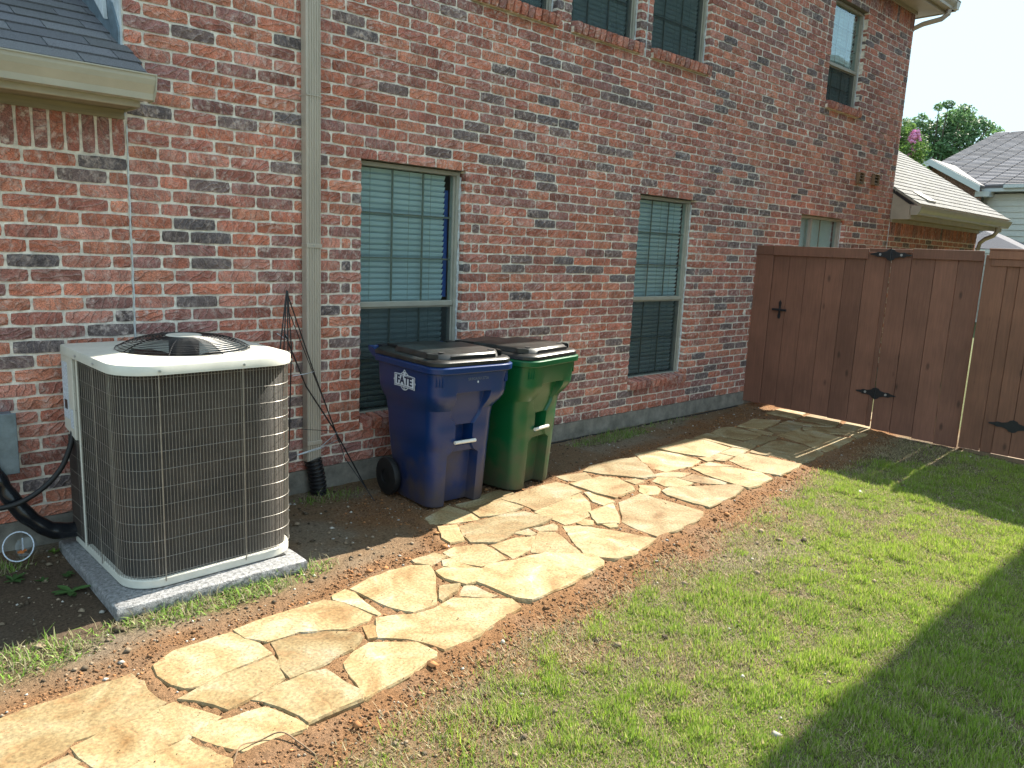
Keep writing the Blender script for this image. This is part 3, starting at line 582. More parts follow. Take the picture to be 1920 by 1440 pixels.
MB().box(X0-.002,X1+.002,-.0765,-.004,2.47,2.475).obj('pipe_joint','spout',sp)
path=[];rad=[]
for k in range(44):
    t=k/43; z=.085-.30*t; path.append((-1.32+.03*t+.012*math.sin(t*3),-.045-.03*t,z)); rad.append(.060 if k%4<2 else .052)
MB().tube(path,rad,16).obj('drain_boot','blackplastic',sp,smooth=True)
# electrical disconnect
b_=MB().box(-3.30,-3.062,-.11,-.002,.312,.615).obj('disconnect_box','flash',house,bevel=.006)
MB().box(-3.30,-3.055,-.118,-.1105,.30,.625).obj('cover','flash',b_,bevel=.003)
STONES = [[(-3.63,-1.716),(-3.439,-1.683),(-3.304,-1.675),(-3.11,-1.673),(-2.999,-1.665),(-2.993,-1.722),(-2.979,-1.745),(-2.99,-1.802),(-2.976,-1.898),(-2.962,-1.937),(-3.058,-1.973),(-3.268,-1.969),(-3.299,-2.001),(-3.417,-2.043),(-3.582,-2.067)],[(-3.282,-2.01),(-3.159,-1.976),(-2.938,-1.96),(-2.884,-2.061),(-2.84,-2.15),(-2.923,-2.187),(-3.078,-2.194),(-3.152,-2.238),(-3.211,-2.216),(-3.247,-2.183),(-3.272,-2.077)],[(-3.433,-2.087),(-3.39,-2.066),(-3.312,-2.044),(-3.294,-2.098),(-3.349,-2.123),(-3.42,-2.158)],[(-3.381,-2.234),(-3.325,-2.127),(-3.305,-2.123),(-3.283,-2.18),(-3.323,-2.282)],[(-3.189,-2.245),(-2.981,-2.215),(-2.91,-2.404),(-2.926,-2.43),(-2.979,-2.439),(-3.206,-2.379),(-3.261,-2.29)],[(-2.948,-2.194),(-2.863,-2.17),(-2.685,-2.199),(-2.662,-2.254),(-2.617,-2.383),(-2.634,-2.403),(-2.692,-2.393),(-2.775,-2.389),(-2.844,-2.382),(-2.898,-2.302)],[(-2.698,-2.129),(-2.611,-2.106),(-2.455,-2.095),(-2.388,-2.117),(-2.378,-2.237),(-2.354,-2.341),(-2.384,-2.376),(-2.479,-2.372),(-2.603,-2.381),(-2.606,-2.32),(-2.634,-2.237),(-2.67,-2.166)],[(-2.905,-1.949),(-2.759,-1.914),(-2.618,-1.897),(-2.508,-1.881),(-2.514,-1.939),(-2.549,-2.055),(-2.633,-2.089),(-2.791,-2.122),(-2.818,-2.061),(-2.859,-1.997)],[(-2.899,-1.657),(-2.801,-1.597),(-2.559,-1.585),(-2.508,-1.75),(-2.501,-1.855),(-2.595,-1.869),(-2.723,-1.875),(-2.815,-1.905),(-2.862,-1.89),(-2.893,-1.831),(-2.91,-1.742)],[(-2.529,-1.573),(-2.332,-1.554),(-2.087,-1.555),(-2.022,-1.633),(-1.987,-1.823),(-2.022,-1.857),(-2.146,-1.865),(-2.312,-1.758),(-2.455,-1.759),(-2.518,-1.673)],[(-2.453,-1.784),(-2.375,-1.786),(-2.231,-1.836),(-2.122,-1.933),(-2.131,-1.978),(-2.22,-2.031),(-2.366,-2.056),(-2.515,-2.073),(-2.512,-2.013),(-2.504,-1.946),(-2.478,-1.917)],[(-2.292,-2.115),(-2.216,-2.065),(-2.126,-2.042),(-2.056,-2.093),(-1.967,-2.157),(-1.946,-2.274),(-1.975,-2.304),(-2.122,-2.337),(-2.354,-2.374),(-2.343,-2.329),(-2.319,-2.215)],[(-2.07,-1.901),(-2.026,-1.906),(-2.029,-1.963),(-2.06,-2.01),(-2.102,-1.994)],[(-2.022,-1.547),(-1.941,-1.521),(-1.92,-1.58),(-1.942,-1.835),(-1.961,-1.836),(-1.983,-1.729),(-2.037,-1.587)],[(-1.906,-1.53),(-1.771,-1.484),(-1.637,-1.469),(-1.518,-1.485),(-1.435,-1.544),(-1.48,-1.648),(-1.672,-1.913),(-1.804,-1.91),(-1.828,-1.882),(-1.86,-1.801),(-1.876,-1.739),(-1.887,-1.644)],[(-1.563,-1.811),(-1.497,-1.788),(-1.438,-1.818),(-1.512,-1.869),(-1.632,-1.91)],[(-1.974,-1.869),(-1.897,-1.896),(-1.803,-1.949),(-1.707,-1.961),(-1.569,-1.923),(-1.491,-1.983),(-1.341,-2.1),(-1.353,-2.149),(-1.364,-2.191),(-1.516,-2.219),(-1.679,-2.261),(-1.797,-2.279),(-1.895,-2.277),(-1.927,-2.176),(-1.965,-2.116),(-2.065,-2.025)],[(-1.455,-1.427),(-1.316,-1.422),(-1.276,-1.492),(-1.416,-1.533),(-1.46,-1.466)],[(-1.247,-1.442),(-1.147,-1.415),(-0.993,-1.482),(-1.001,-1.58),(-1.028,-1.718),(-1.201,-1.704),(-1.254,-1.604)],[(-1.322,-1.527),(-1.273,-1.539),(-1.241,-1.707),(-1.328,-1.641),(-1.354,-1.58)],[(-1.442,-1.628),(-1.379,-1.619),(-1.243,-1.727),(-1.225,-1.769),(-1.353,-1.841),(-1.414,-1.833),(-1.454,-1.726)],[(-1.541,-1.785),(-1.448,-1.822),(-1.51,-1.87),(-1.625,-1.915),(-1.624,-1.889)],[(-1.511,-1.919),(-1.427,-1.849),(-1.393,-1.879),(-1.372,-2.027),(-1.42,-2.018)],[(-1.349,-1.845),(-1.175,-1.736),(-0.951,-1.781),(-0.796,-1.807),(-0.593,-1.982),(-0.609,-2.078),(-0.666,-2.121),(-0.804,-2.141),(-1.006,-2.164),(-1.185,-2.174),(-1.255,-2.173),(-1.295,-2.125),(-1.323,-2.014),(-1.331,-1.916)],[(-1.036,-1.107),(-0.921,-1.144),(-1.04,-1.36),(-1.128,-1.344),(-1.115,-1.255)],[(-0.924,-1.179),(-0.502,-1.189),(-0.417,-1.22),(-0.349,-1.416),(-0.481,-1.449),(-0.685,-1.434),(-0.896,-1.506),(-1.022,-1.413),(-0.987,-1.3)],[(-0.955,-1.521),(-0.765,-1.519),(-0.649,-1.57),(-0.826,-1.702),(-0.982,-1.731),(-0.967,-1.629)],[(-0.835,-1.737),(-0.729,-1.65),(-0.578,-1.54),(-0.503,-1.6),(-0.55,-1.734),(-0.605,-1.886),(-0.624,-1.923),(-0.736,-1.829)],[(-0.719,-1.451),(-0.601,-1.459),(-0.614,-1.534),(-0.66,-1.541)],[(-0.548,-1.465),(-0.399,-1.481),(-0.41,-1.523),(-0.466,-1.574),(-0.556,-1.524)],[(-0.382,-1.56),(-0.281,-1.612),(-0.179,-1.796),(-0.065,-2.042),(-0.209,-2.076),(-0.406,-2.118),(-0.512,-2.084),(-0.574,-2.014),(-0.597,-1.928),(-0.524,-1.792)],[(-0.339,-1.264),(-0.072,-1.187),(0.207,-1.169),(0.104,-1.345),(-0.04,-1.493),(-0.209,-1.547),(-0.343,-1.539)],[(0.241,-1.18),(0.277,-1.191),(0.268,-1.43),(0.139,-1.441),(0.146,-1.343)],[(-0.045,-1.489),(0.213,-1.469),(0.067,-1.63),(-0.043,-1.725),(-0.164,-1.658),(-0.106,-1.564)],[(-0.149,-1.692),(-0.078,-1.733),(-0.106,-1.773),(-0.154,-1.755)],[(-0.264,-1.575),(-0.186,-1.569),(-0.166,-1.612),(-0.216,-1.648),(-0.261,-1.626)],[(0.282,-1.473),(0.559,-1.44),(0.583,-1.688),(0.609,-1.931),(0.492,-1.998),(0.219,-2.028),(-0.014,-2.023),(-0.023,-1.873),(0.006,-1.731)],[(0.317,-0.973),(0.633,-0.992),(0.712,-1.103),(0.649,-1.288),(0.594,-1.351),(0.339,-1.387),(0.311,-1.222)],[(-0.341,-0.929),(0.031,-0.882),(0.247,-0.878),(0.271,-0.985),(0.246,-1.141),(-0.088,-1.202),(-0.311,-1.23),(-0.306,-1.052)],[(-0.665,-0.951),(-0.373,-0.946),(-0.351,-1.146),(-0.568,-1.164),(-0.703,-1.119)],[(0.37,-0.778),(0.642,-0.828),(0.567,-0.955),(0.429,-0.968),(0.357,-0.879)],[(0.652,-0.811),(0.794,-0.747),(1.11,-0.748),(1.313,-0.801),(1.191,-1.009),(1.018,-1.227),(0.888,-1.209),(0.82,-1.09),(0.712,-0.951)],[(-0.989,-0.922),(-0.736,-0.82),(-0.702,-0.99),(-0.733,-1.137),(-0.894,-1.098),(-1.02,-1.017)],[(-0.669,-0.836),(-0.487,-0.839),(-0.437,-0.926),(-0.622,-0.933),(-0.652,-0.917)],[(-0.467,-0.793),(-0.255,-0.787),(-0.197,-0.884),(-0.344,-0.914),(-0.426,-0.927),(-0.459,-0.832)],[(1.435,-0.71),(1.682,-0.735),(1.758,-0.897),(1.732,-1.169),(1.514,-1.221),(1.212,-1.187),(1.199,-1.059),(1.31,-0.883)],[(0.731,-1.155),(0.827,-1.183),(0.834,-1.258),(0.724,-1.265)],[(0.726,-1.304),(0.817,-1.383),(0.784,-1.449),(0.669,-1.511),(0.585,-1.466),(0.612,-1.399)],[(0.898,-1.303),(1.01,-1.262),(1.122,-1.348),(1.118,-1.51),(0.973,-1.523),(0.876,-1.432)],[(0.756,-1.501),(0.872,-1.481),(1.365,-1.752),(1.32,-1.826),(1.091,-1.88),(0.736,-1.908),(0.712,-1.747),(0.71,-1.575)],[(1.138,-1.391),(1.325,-1.374),(1.387,-1.651),(1.298,-1.667),(1.176,-1.543)],[(1.083,-1.191),(1.217,-1.208),(1.352,-1.343),(1.162,-1.344),(1.044,-1.237)],[(1.457,-1.279),(1.605,-1.283),(1.765,-1.445),(1.839,-1.679),(1.762,-1.817),(1.462,-1.85),(1.376,-1.836),(1.372,-1.664),(1.399,-1.442)],[(1.6,-1.244),(1.769,-1.249),(1.839,-1.443),(1.636,-1.286)],[(1.749,-0.719),(2.235,-0.672),(2.387,-0.738),(2.346,-1.083),(1.885,-1.149),(1.804,-0.997),(1.76,-0.868)],[(1.789,-1.134),(1.899,-1.164),(1.823,-1.239),(1.754,-1.229)],[(1.865,-1.168),(2.061,-1.148),(2.077,-1.272),(1.9,-1.307),(1.858,-1.262)],[(2.094,-1.142),(2.363,-1.102),(2.411,-1.236),(2.124,-1.276)],[(1.956,-1.329),(2.222,-1.268),(2.314,-1.3),(2.351,-1.519),(2.388,-1.746),(2.265,-1.778),(1.927,-1.802),(1.864,-1.655),(1.888,-1.495)],[(2.36,-1.291),(2.433,-1.263),(2.402,-1.428),(2.371,-1.368)],[(2.396,-0.677),(2.656,-0.648),(2.642,-0.796),(2.635,-1.17),(2.453,-1.216),(2.408,-1.051),(2.402,-0.774)],[(2.703,-0.664),(2.994,-0.591),(3.149,-0.631),(3.097,-0.876),(3.114,-0.965),(2.913,-1.013),(2.742,-0.989),(2.683,-0.803)],[(3.208,-0.765),(3.291,-0.796),(3.274,-0.996),(3.172,-1.037),(3.153,-0.94)],[(2.681,-1.04),(2.856,-1.03),(3.039,-1.02),(3.178,-1.111),(3.017,-1.155),(2.754,-1.173),(2.675,-1.165)],[(2.505,-1.251),(2.899,-1.19),(3.043,-1.232),(3.059,-1.43),(2.944,-1.681),(2.652,-1.716),(2.464,-1.717),(2.456,-1.573),(2.448,-1.396)],[(3.349,-1.074),(3.756,-1.047),(3.621,-1.147),(3.73,-1.217),(3.717,-1.495),(3.804,-1.607),(3.384,-1.632),(3.052,-1.687),(3.009,-1.597),(3.153,-1.383),(3.208,-1.205),(3.229,-1.074)],[(3.811,-1.059),(4.066,-1.245),(3.876,-1.435),(3.789,-1.343),(3.715,-1.119)],[(3.398,-0.886),(3.74,-0.844),(3.882,-1.012),(3.78,-1.048),(3.402,-1.072),(3.295,-1.003)],[(3.248,-0.633),(3.692,-0.549),(3.884,-0.75),(3.656,-0.807),(3.366,-0.852),(3.274,-0.74)],[(3.76,-0.825),(3.993,-0.811),(4.063,-1.072),(4.122,-1.219),(3.906,-1.02)],[(4.062,-1.28),(4.075,-1.394),(4.092,-1.596),(3.884,-1.583),(3.878,-1.443)]]
# ============================================================ GROUND
PY=[-4.5,-2.88,-1.86,-.5,.73,2.56,4.5,6]; PF=[-2.5,-2.33,-2.165,-2.0,-1.87,-1.66,-1.465,-1.3]
BX=[-5,-2.87,-1.94,-1.3,-1.0,-.8,.68,2.98,4.5,6]; BYv=[-1.7,-1.56,-1.42,-1.3,-1.1,-.75,-.58,-.27,-.2,-.2]
def g0(x,y): return -.175+.012*np.clip(np.asarray(y)+1.2,-2,1.2)+0*np.asarray(x)
def pdist(px_,py_,poly):
    P=np.array(poly); d=np.full(px_.shape,9.); ins=np.zeros(px_.shape,bool)
    for i in range(len(P)):
        a=P[i-1]; b=P[i]; e=b-a; L2=max(e@e,1e-9); t=np.clip(((px_-a[0])*e[0]+(py_-a[1])*e[1])/L2,0,1); d=np.minimum(d,np.hypot(px_-a[0]-t*e[0],py_-a[1]-t*e[1]))
        c=((a[1]>py_)!=(b[1]>py_)); xx=(b[0]-a[0])*(py_-a[1])/((b[1]-a[1]) or 1e-9)+a[0]; ins^=(c&(px_<xx))
    return np.where(ins,-d,d)
def stone_d(x,y):
    x=np.asarray(x,float); y=np.asarray(y,float); d=np.full(x.shape,9.)
    for p in STONES2:
        P=np.array(p); lo=P.min(0)-.8; hi=P.max(0)+.8; m=(x>lo[0])&(x<hi[0])&(y>lo[1])&(y<hi[1])
        if m.any(): d[m]=np.minimum(d[m],pdist(x[m],y[m],p))
    return d
# a few more stones carry the path on beyond the gate
def grow(p,a):
    P=[Vector((x,y)) for x,y in p]; c=sum(P,Vector((0,0)))/len(P); return [tuple(c+(v-c)*(1+a/max((v-c).length,.04))) for v in P]
STONES2=[grow(p,.0165) for p in STONES]+[[(4.13,-.45),(4.5,-.42),(4.6,-.72),(4.14,-.8)],[(4.16,-.84),(4.62,-.76),(4.7,-1.1),(4.15,-1.25)],[(4.15,-1.3),(4.72,-1.14),(4.8,-1.45),(4.12,-1.55)],[(4.68,-.4),(5.3,-.35),(5.35,-.8),(4.75,-.85)],[(4.78,-.9),(5.3,-.85),(5.4,-1.4),(4.9,-1.42)]]
def masks(x,y):
    d=stone_d(x,y); yf=np.interp(x,PY,PF); yb=np.interp(x,BX,BYv); front=yf-y
    n=fbm(x,y,3,3.,4); n2=fbm(x,y,9,1.1,3); n3=fbm(x,y,21,7,3)
    wid=np.where(front>-.05,.27+.30*(n-.5)+.16*(n2-.5)*2,.15+.32*(n-.5)+.22*sm(2.3,3.3,x))
    red=1-sm(wid-.10,wid+.10,d)
    # spilled granite between the bins and the wall and behind the condenser pad
    red=np.maximum(red,(1-sm(.25,.5,np.hypot((x+1.0)/1.1,(y+.62)/.8)))*.95); red=np.maximum(red,.9*(1-sm(.20,.30,np.abs(y+.52+.0*x)-.0))*sm(2.2,2.8,x)*(1-sm(4.4,4.8,x))*sm(.3,.5,n+.15))
    for cx,cy,rx,ry in((-1.35,-2.62,.42,.2),(-.2,-2.35,.3,.2),(.9,-2.2,.4,.18),(1.6,-2.05,.3,.12),(-2.2,-2.75,.3,.15)): red=np.maximum(red,.5*(1-sm(.35,1.2,np.hypot((x-cx)/rx,(y-cy)/ry)+.9*(n-.5))))
    lawn=sm(.22,.5,front-wid+.25)*(y<-1.6)
    gp=fbm(x,y,40,2.2,4); gp2=fbm(x,y,55,.8,2)
    farther=sm(.2,1.6,front-.15)
    grass=lawn*np.clip(sm(.46-.20*farther,.70-.18*farther,gp)*.62+.22+sm(.8,2.0,front)*.35,0,1)
    grass=grass*(1-.5*(1-sm(.2,.6,np.hypot((x-.2)/1.3,(y+2.5)/.8)+.3*(gp-.5))))    # worn bare patch
    grass=grass*(1-.7*red)*(1-.92*(1-sm(.35,.85,np.hypot((x-4.0)/1.5,(y+2.0)/.85)+.5*(n-.5))))*(1-.55*(1-sm(.3,.9,np.hypot((x+.6)/1.3,(y+3.0)/.45)+.5*(n-.5))))     # trodden soil before the gate
    tuft=np.zeros_like(grass)
    for cx,cy,rx,ry,a in((-2.45,-1.22,.62,.12,1),(-3.3,-1.28,.35,.16,.8),(1.75,-.20,.6,.13,.75),(-1.3,-.2,.25,.12,.35),(2.4,-.1,.9,.1,.12),(-3.15,-.25,.12,.1,.5),(-.85,-1.18,.06,.05,.7),(-2.0,-1.15,.3,.12,.5)):
        tuft=np.maximum(tuft,a*(1-sm(.5,1.15,np.hypot((x-cx)/rx,(y-cy)/ry)+.6*(gp-.5))))
    return d,red,grass,tuft,front,n,n3
def gz(x,y,d=None,red=None,front=None):
    x=np.asarray(x,float); y=np.asarray(y,float)
    if d is None: d,red,_,_,front,_,_=masks(x,y)
    z=g0(x,y)+.016*(fbm(x,y,70,2.0,4)-.5)+.010*(fbm(x,y,71,14,3)-.5)*(1-.0*d)
    stone_top=-.150
    joint=stone_top-.007+.006*(fbm(x,y,90,9,3)-.5)
    inside=np.exp(-np.maximum(d-.015,0)**2/.0016)           # sand packed between and against stones
    z=z*(1-inside)+joint*inside
    z=np.where(d<-.01,np.minimum(z,stone_top-.03),z)
    z+=red*.012*(fbm(x,y,88,6,3)-.5)*2*(front>.02)+red*.017*np.exp(-((d-.13)/.09)**2)*(front>-.02)+red*.010*(fbm(x,y,77,22,2)-.5)*(d>.02)
    z-=.010*(1-sm(.0,.10,d))*(front>.0)*(d>0)
    return z
NX,NY=420,215
gx=np.linspace(-4.9,5.6,NX); gy=np.linspace(-5.6,.02,NY); X,Y=np.meshgrid(gx,gy); d,red,gr,tu,fr_,n_,n3=masks(X,Y)
Z=gz(X,Y,d,red,fr_)
edge=np.minimum.reduce([sm(-4.9,-4.7,X),1-sm(5.4,5.6,X),sm(-5.6,-5.4,Y)]); Z=Z*edge+(-.215)*(1-edge)
soil=np.array([.18,.118,.070]); dark=np.array([.075,.055,.040]); tan=np.array([.125,.10,.058]); redc=np.array([.66,.76,.74])*np.array([.30,.135,.065]); pale=np.array([.20,.175,.135]); green=np.array([.12,.13,.05])
def mixc(a,b,t): return a*(1-t[...,None])+b*t[...,None]
base=mixc(np.broadcast_to(soil,X.shape+(3,)),pale,sm(.45,.7,n_)*.6); lawnm=sm(.25,.5,fr_)
base=mixc(base,tan,lawnm*sm(.35,.65,n3)*.8); base=mixc(base,green,np.clip(gr+tu,0,1)*.5)
nearwall=(1-sm(-.9,-.5,-Y*1.0-1.4))*0
darker=np.maximum((1-sm(.5,1.0,np.hypot((X+3.2)/.9,(Y+.75)/.75))),sm(2.3,3.0,X)*(1-sm(4.6,5,X))*(Y<-1.9)*.7); base=mixc(base,dark,np.clip(darker,0,1)*.8)  # darker ground colour left of the pad and before the gate
redv=mixc(np.broadcast_to(redc,X.shape+(3,)),np.array([.22,.145,.095]),sm(.4,.7,n3)*.5); base=mixc(base,redv,np.clip(red,0,1)); base=mixc(base,np.array([.235,.135,.070]),(1-sm(.012,.05,d))*sm(-.2,.1,-fr_+.1)*.8)
V=np.stack([X.ravel(),Y.ravel(),Z.ravel()],1); ii=np.arange(NX*NY).reshape(NY,NX); F=np.stack([ii[:-1,:-1].ravel(),ii[:-1,1:].ravel(),ii[1:,1:].ravel(),ii[1:,:-1].ravel()],1)
me=np_mesh('ground',V,F,base.reshape(-1,3)); me.shade_smooth(); o=link('ground',me,'ground'); o['kind']='structure'
# the wider ground out to the horizon, under the detailed sheet
m=MB(); R_=600
m.add([(-R_,-R_,-.222),(R_,-R_,-.222),(R_,R_,-.222),(-R_,R_,-.222)],[(0,1,2,3)]); me=m.mesh('terrain'); color_attr(me,(.10,.11,.05)); o=link('terrain',me,'ground'); o['kind']='structure'
# ------------------------------------------------------------ the flagstone path
path_=empty('flagstone_path',(0,0,-.17),'buff flagstone path of irregular slabs set in red granite sand along the wall','path')
for p in STONES2:
    P=[Vector((a,b,0)) for a,b in p]; A_=sum(P[i-1].x*P[i].y-P[i].x*P[i-1].y for i in range(len(P)))
    if A_<0: P=P[::-1]
    c=sum(P,Vector())/len(P); size=abs(A_)**.5
    # chip the edges: subdivide and jitter
    Q=[]
    for i in range(len(P)):
        a=P[i-1]; b=P[i]; L_=(b-a).length; k=max(1,int(L_/.055)); k=min(k,4); nrm=Vector(((b-a).y,-(b-a).x,0)).normalized()
        for t in range(k): Q.append(a+(b-a)*(t/k)+(nrm*random.uniform(-.006,.005) if t else Vector()))
    n=len(Q); top=-.150+random.uniform(-.006,.004); th=.055; tx,ty=random.uniform(-.008,.008),random.uniform(-.008,.008)
    tz=lambda v:top+(v.x-c.x)*tx+(v.y-c.y)*ty
    V=[];
    shr=lambda v,s_:c+(v-c)*(1-s_/max((v-c).length,.05))
    for v in Q: u=shr(v,.004+random.uniform(0,.004)); V.append((u.x,u.y,tz(u)+random.uniform(-.0012,.0012)))
    for v in Q: V.append((v.x,v.y,tz(v)-.007-random.uniform(0,.004)))
    for v in Q: u=shr(v,random.uniform(-.006,.008)); V.append((u.x,u.y,top-th))
    F=[tuple(range(n))]
    for r in range(2):
        for i in range(n): F.append((r*n+i,(r+1)*n+i,(r+1)*n+(i+1)%n,r*n+(i+1)%n))
    V=[(x-c.x,y-c.y,z+.15) for x,y,z in V]
    me=bpy.data.meshes.new('flagstone'); me.from_pydata(V,[],F); me.update(); link('flagstone',me,'stone',path_,(c.x,c.y,.02))
# ------------------------------------------------------------ loose granite, clods and chips
def scatter_bits(name,N,xr,yr,wfun,size,colf,seed,zoff=0,flat=.8):
    r=np.random.default_rng(seed); x=r.uniform(*xr,N); y=r.uniform(*yr,N); D=masks(x,y); keep=r.random(N)<wfun(x,y,D); x=x[keep]; y=y[keep]; d=D[0][keep]; n=len(x)
    z=gz(x,y,d,D[1][keep],D[4][keep]); z=np.where(d<-.006,-.1495,z)
    s=size(r,n)*np.where(d<-.006,.5,1); base=np.array([(1,0,0),(0,1,0),(-1,0,0),(0,-1,0),(0,0,1),(0,0,-.6)],float); f=np.array([(0,1,4),(1,2,4),(2,3,4),(3,0,4),(1,0,5),(2,1,5),(3,2,5),(0,3,5)])
    V=base[None]*(1+r.uniform(-.35,.35,(n,6,3))); a=r.uniform(0,6.28,n); ca,sa=np.cos(a),np.sin(a); vx=V[:,:,0]*ca[:,None]-V[:,:,1]*sa[:,None]; vy=V[:,:,0]*sa[:,None]+V[:,:,1]*ca[:,None]
    V=np.stack([vx,vy,V[:,:,2]*flat],2)*s[:,None,None]; V+=np.stack([x,y,z+s*.25+zoff],1)[:,None]
    F=(f[None]+6*np.arange(n)[:,None,None]).reshape(-1,3); col=np.repeat(colf(r,n,D[1][keep]),6,axis=0); return np_mesh(name,V.reshape(-1,3),F,col)
def redcol(r,n,red): 
    c=np.array([.175,.096,.050])*r.uniform(.5,1.55,(n,1)); g=r.random(n)<.06; c[g]=np.array([.30,.25,.19])*r.uniform(.6,1.2,(g.sum(),1)); return c
me=scatter_bits('loose_granite',105000,(-3.9,4.3),(-3.1,-.05),lambda x,y,D:np.where(D[0]>.004,np.clip(D[1],0,1)*np.where(x<0,1,.5)*(.25+.75*sm(.02,.06,D[0])),.035*np.exp(-np.abs(D[0])/.10)),lambda r,n:r.gamma(3.2,.0011,n)+.0014,redcol,5); o=link('loose_granite',me,'granule'); setp(o,'loose red decomposed granite gravel banked along the flagstone path','gravel',kind='stuff')
def soilcol(r,n,red):
    c=np.array([.17,.13,.09])*r.uniform(.4,1.7,(n,1)); c=np.where(red[:,None]>.5,np.array([.34,.16,.07])*r.uniform(.6,1.3,(n,1)),c); g=r.random(n)<.10; c[g]=np.array([.50,.47,.42])*r.uniform(.6,1.1,(g.sum(),1)); return c
me=scatter_bits('soil_clods',22000,(-3.9,4.4),(-3.6,-.03),lambda x,y,D:np.where(D[0]>.01,np.where(D[4]>.2,.22,.5)*(1-.3*np.clip(D[1],0,1)),0),lambda r,n:r.gamma(1.6,.0032,n)+.002,soilcol,6,flat=.6); o=link('soil_clods',me,'granule'); setp(o,'brown clods and pale pebbles strewn over the bare soil beside the house','pebbles',kind='stuff')
# ------------------------------------------------------------ grass and dead thatch
def blades(name,N,xr,yr,wfun,lenf,colf,seed,width=(.0016,.0034),lean=(.2,1.1),seg=2):
    r=np.random.default_rng(seed); x=r.uniform(*xr,N); y=r.uniform(*yr,N); D=masks(x,y); keep=r.random(N)<wfun(x,y,D); x=x[keep];y=y[keep]; n=len(x); z=gz(x,y,D[0][keep],D[1][keep],D[4][keep])-.003
    Ln=lenf(r,n,x,y,D[2][keep]); w=r.uniform(*width,n); a=r.uniform(0,6.283,n); l0=r.uniform(*lean,n); dx,dy=np.cos(a),np.sin(a); px_,py_=-dy,dx
    pts=[]; cx=np.zeros(n); cz=np.zeros(n); ang=l0*.55
    for k in range(seg+1):
        ww=w*(1-.5*(k/seg)) if k<seg else w*.12
        pts.append(np.stack([x+dx*cx-px_*ww,y+dy*cx-py_*ww,z+cz],1)); pts.append(np.stack([x+dx*cx+px_*ww,y+dy*cx+py_*ww,z+cz],1))
        cx=cx+np.sin(ang)*Ln/seg; cz=cz+np.cos(ang)*Ln/seg; ang=ang+l0*.6
    V=np.stack(pts,1); m=2*(seg+1); f=np.array([(2*k,2*k+1,2*k+3,2*k+2) for k in range(seg)]); F=(f[None]+m*np.arange(n)[:,None,None]).reshape(-1,4); col=np.repeat(colf(r,n,x,y),m,axis=0); return np_mesh(name,V.reshape(-1,3),F,col)
def gcol(r,n,x,y):
    a=np.array([.18,.31,.035]); b=np.array([.46,.57,.09]); t=np.clip(r.random(n)*.7+.5*(fbm(x,y,60,1.7,3)-.3),0,1)[:,None]; c=a*(1-t)+b*t; q=r.random(n)<.28; c[q]=np.array([.44,.39,.20])*r.uniform(.6,1.2,(q.sum(),1)); return c*r.uniform(.7,1.2,(n,1))
XX=(-3.0,4.3)
me=blades('lawn_grass',1150000,XX,(-4.9,-1.75),lambda x,y,D:D[2]*(.7+.8*sm(.3,.62,fbm(x,y,124,11,3))),lambda r,n,x,y,g:r.uniform(.012,.036,n)*(.5+1.1*sm(.35,.75,fbm(x,y,123,9,3))),gcol,8,width=(.0015,.0033),lean=(.3,1.5),seg=1); o=link('lawn_grass',me,'grass'); setp(o,'patchy green lawn grass thinning towards the path','grass',kind='stuff')
def strawcol(r,n,x,y): return np.array([.44,.37,.22])*r.uniform(.3,1.35,(n,1))
me=blades('dead_thatch',420000,XX,(-4.9,-1.75),lambda x,y,D:sm(.18,.42,D[4])*(.45+.55*(1-D[2]))*np.clip(fbm(x,y,99,3,3)*1.6-.25,0,1),lambda r,n,x,y,g:r.uniform(.012,.045,n),strawcol,9,width=(.0010,.0030),lean=(1.35,1.9),seg=1); o=link('dead_thatch',me,'grass'); setp(o,'dry straw-coloured thatch lying on the bare patches of lawn','thatch',kind='stuff')
me=blades('pad_grass',190000,(-3.7,3.4),(-1.5,-.02),lambda x,y,D:np.clip(D[3],0,1)*(D[0]>.03)*.6,lambda r,n,x,y,g:r.uniform(.02,.095,n)*r.uniform(.4,1.1,n),lambda r,n,x,y:np.where(r.random(n)[:,None]<.5,np.array([.34,.31,.18])*r.uniform(.5,1.2,(n,1)),np.array([.17,.29,.045])*r.uniform(.6,1.5,(n,1))),10,width=(.0014,.0036),lean=(.4,1.7)); o=link('edge_grass',me,'grass'); setp(o,'straggling grass and straw between the wall, the condenser pad and the path','grass',kind='stuff')
# ============================================================ AIR CONDENSER
def rrect(x0,x1,y0,y1,rs,n=8):
    # rs: radii for corners (x0,y0),(x1,y0),(x1,y1),(x0,y1); ccw
    out=[]
    for (cx,cy,sx,sy,a0),r in zip(((x0,y0,1,1,180),(x1,y0,-1,1,270),(x1,y1,-1,-1,0),(x0,y1,1,-1,90)),rs):
        k=n if r>.01 else 1
        for i in range(k+1 if k>1 else 1):
            a=math.radians(a0+90*(i/k if k>1 else .5)); out.append((cx+sx*r+r*math.cos(a),cy+sy*r+r*math.sin(a)))
    return out
AX,AY=-2.385,-.605; ZB=-.105
ac=empty('air_conditioner',(AX,AY,ZB),'cream outdoor air-conditioning condenser with wire guard standing on a concrete pad','air conditioner',rz=math.radians(1.5))
HX,HY=.435,.44
def ring(off,rs=(.16,.16,.10,.02),n=10): return rrect(-HX+off,HX-off,-HY+off,HY-off,[max(r-off,.004) for r in rs],n)
m=MB(); m.loft([[(x,y,.0) for x,y in ring(.0)],[(x,y,.045) for x,y in ring(.0)]]); m.obj('base_pan','acpaint',ac,bevel=.006,smooth=True)
m=MB(); m.loft([[(x,y,.045) for x,y in ring(.022)],[(x,y,1.045) for x,y in ring(.022)]],cap=False); m.obj('coil','fin',ac,smooth=True)
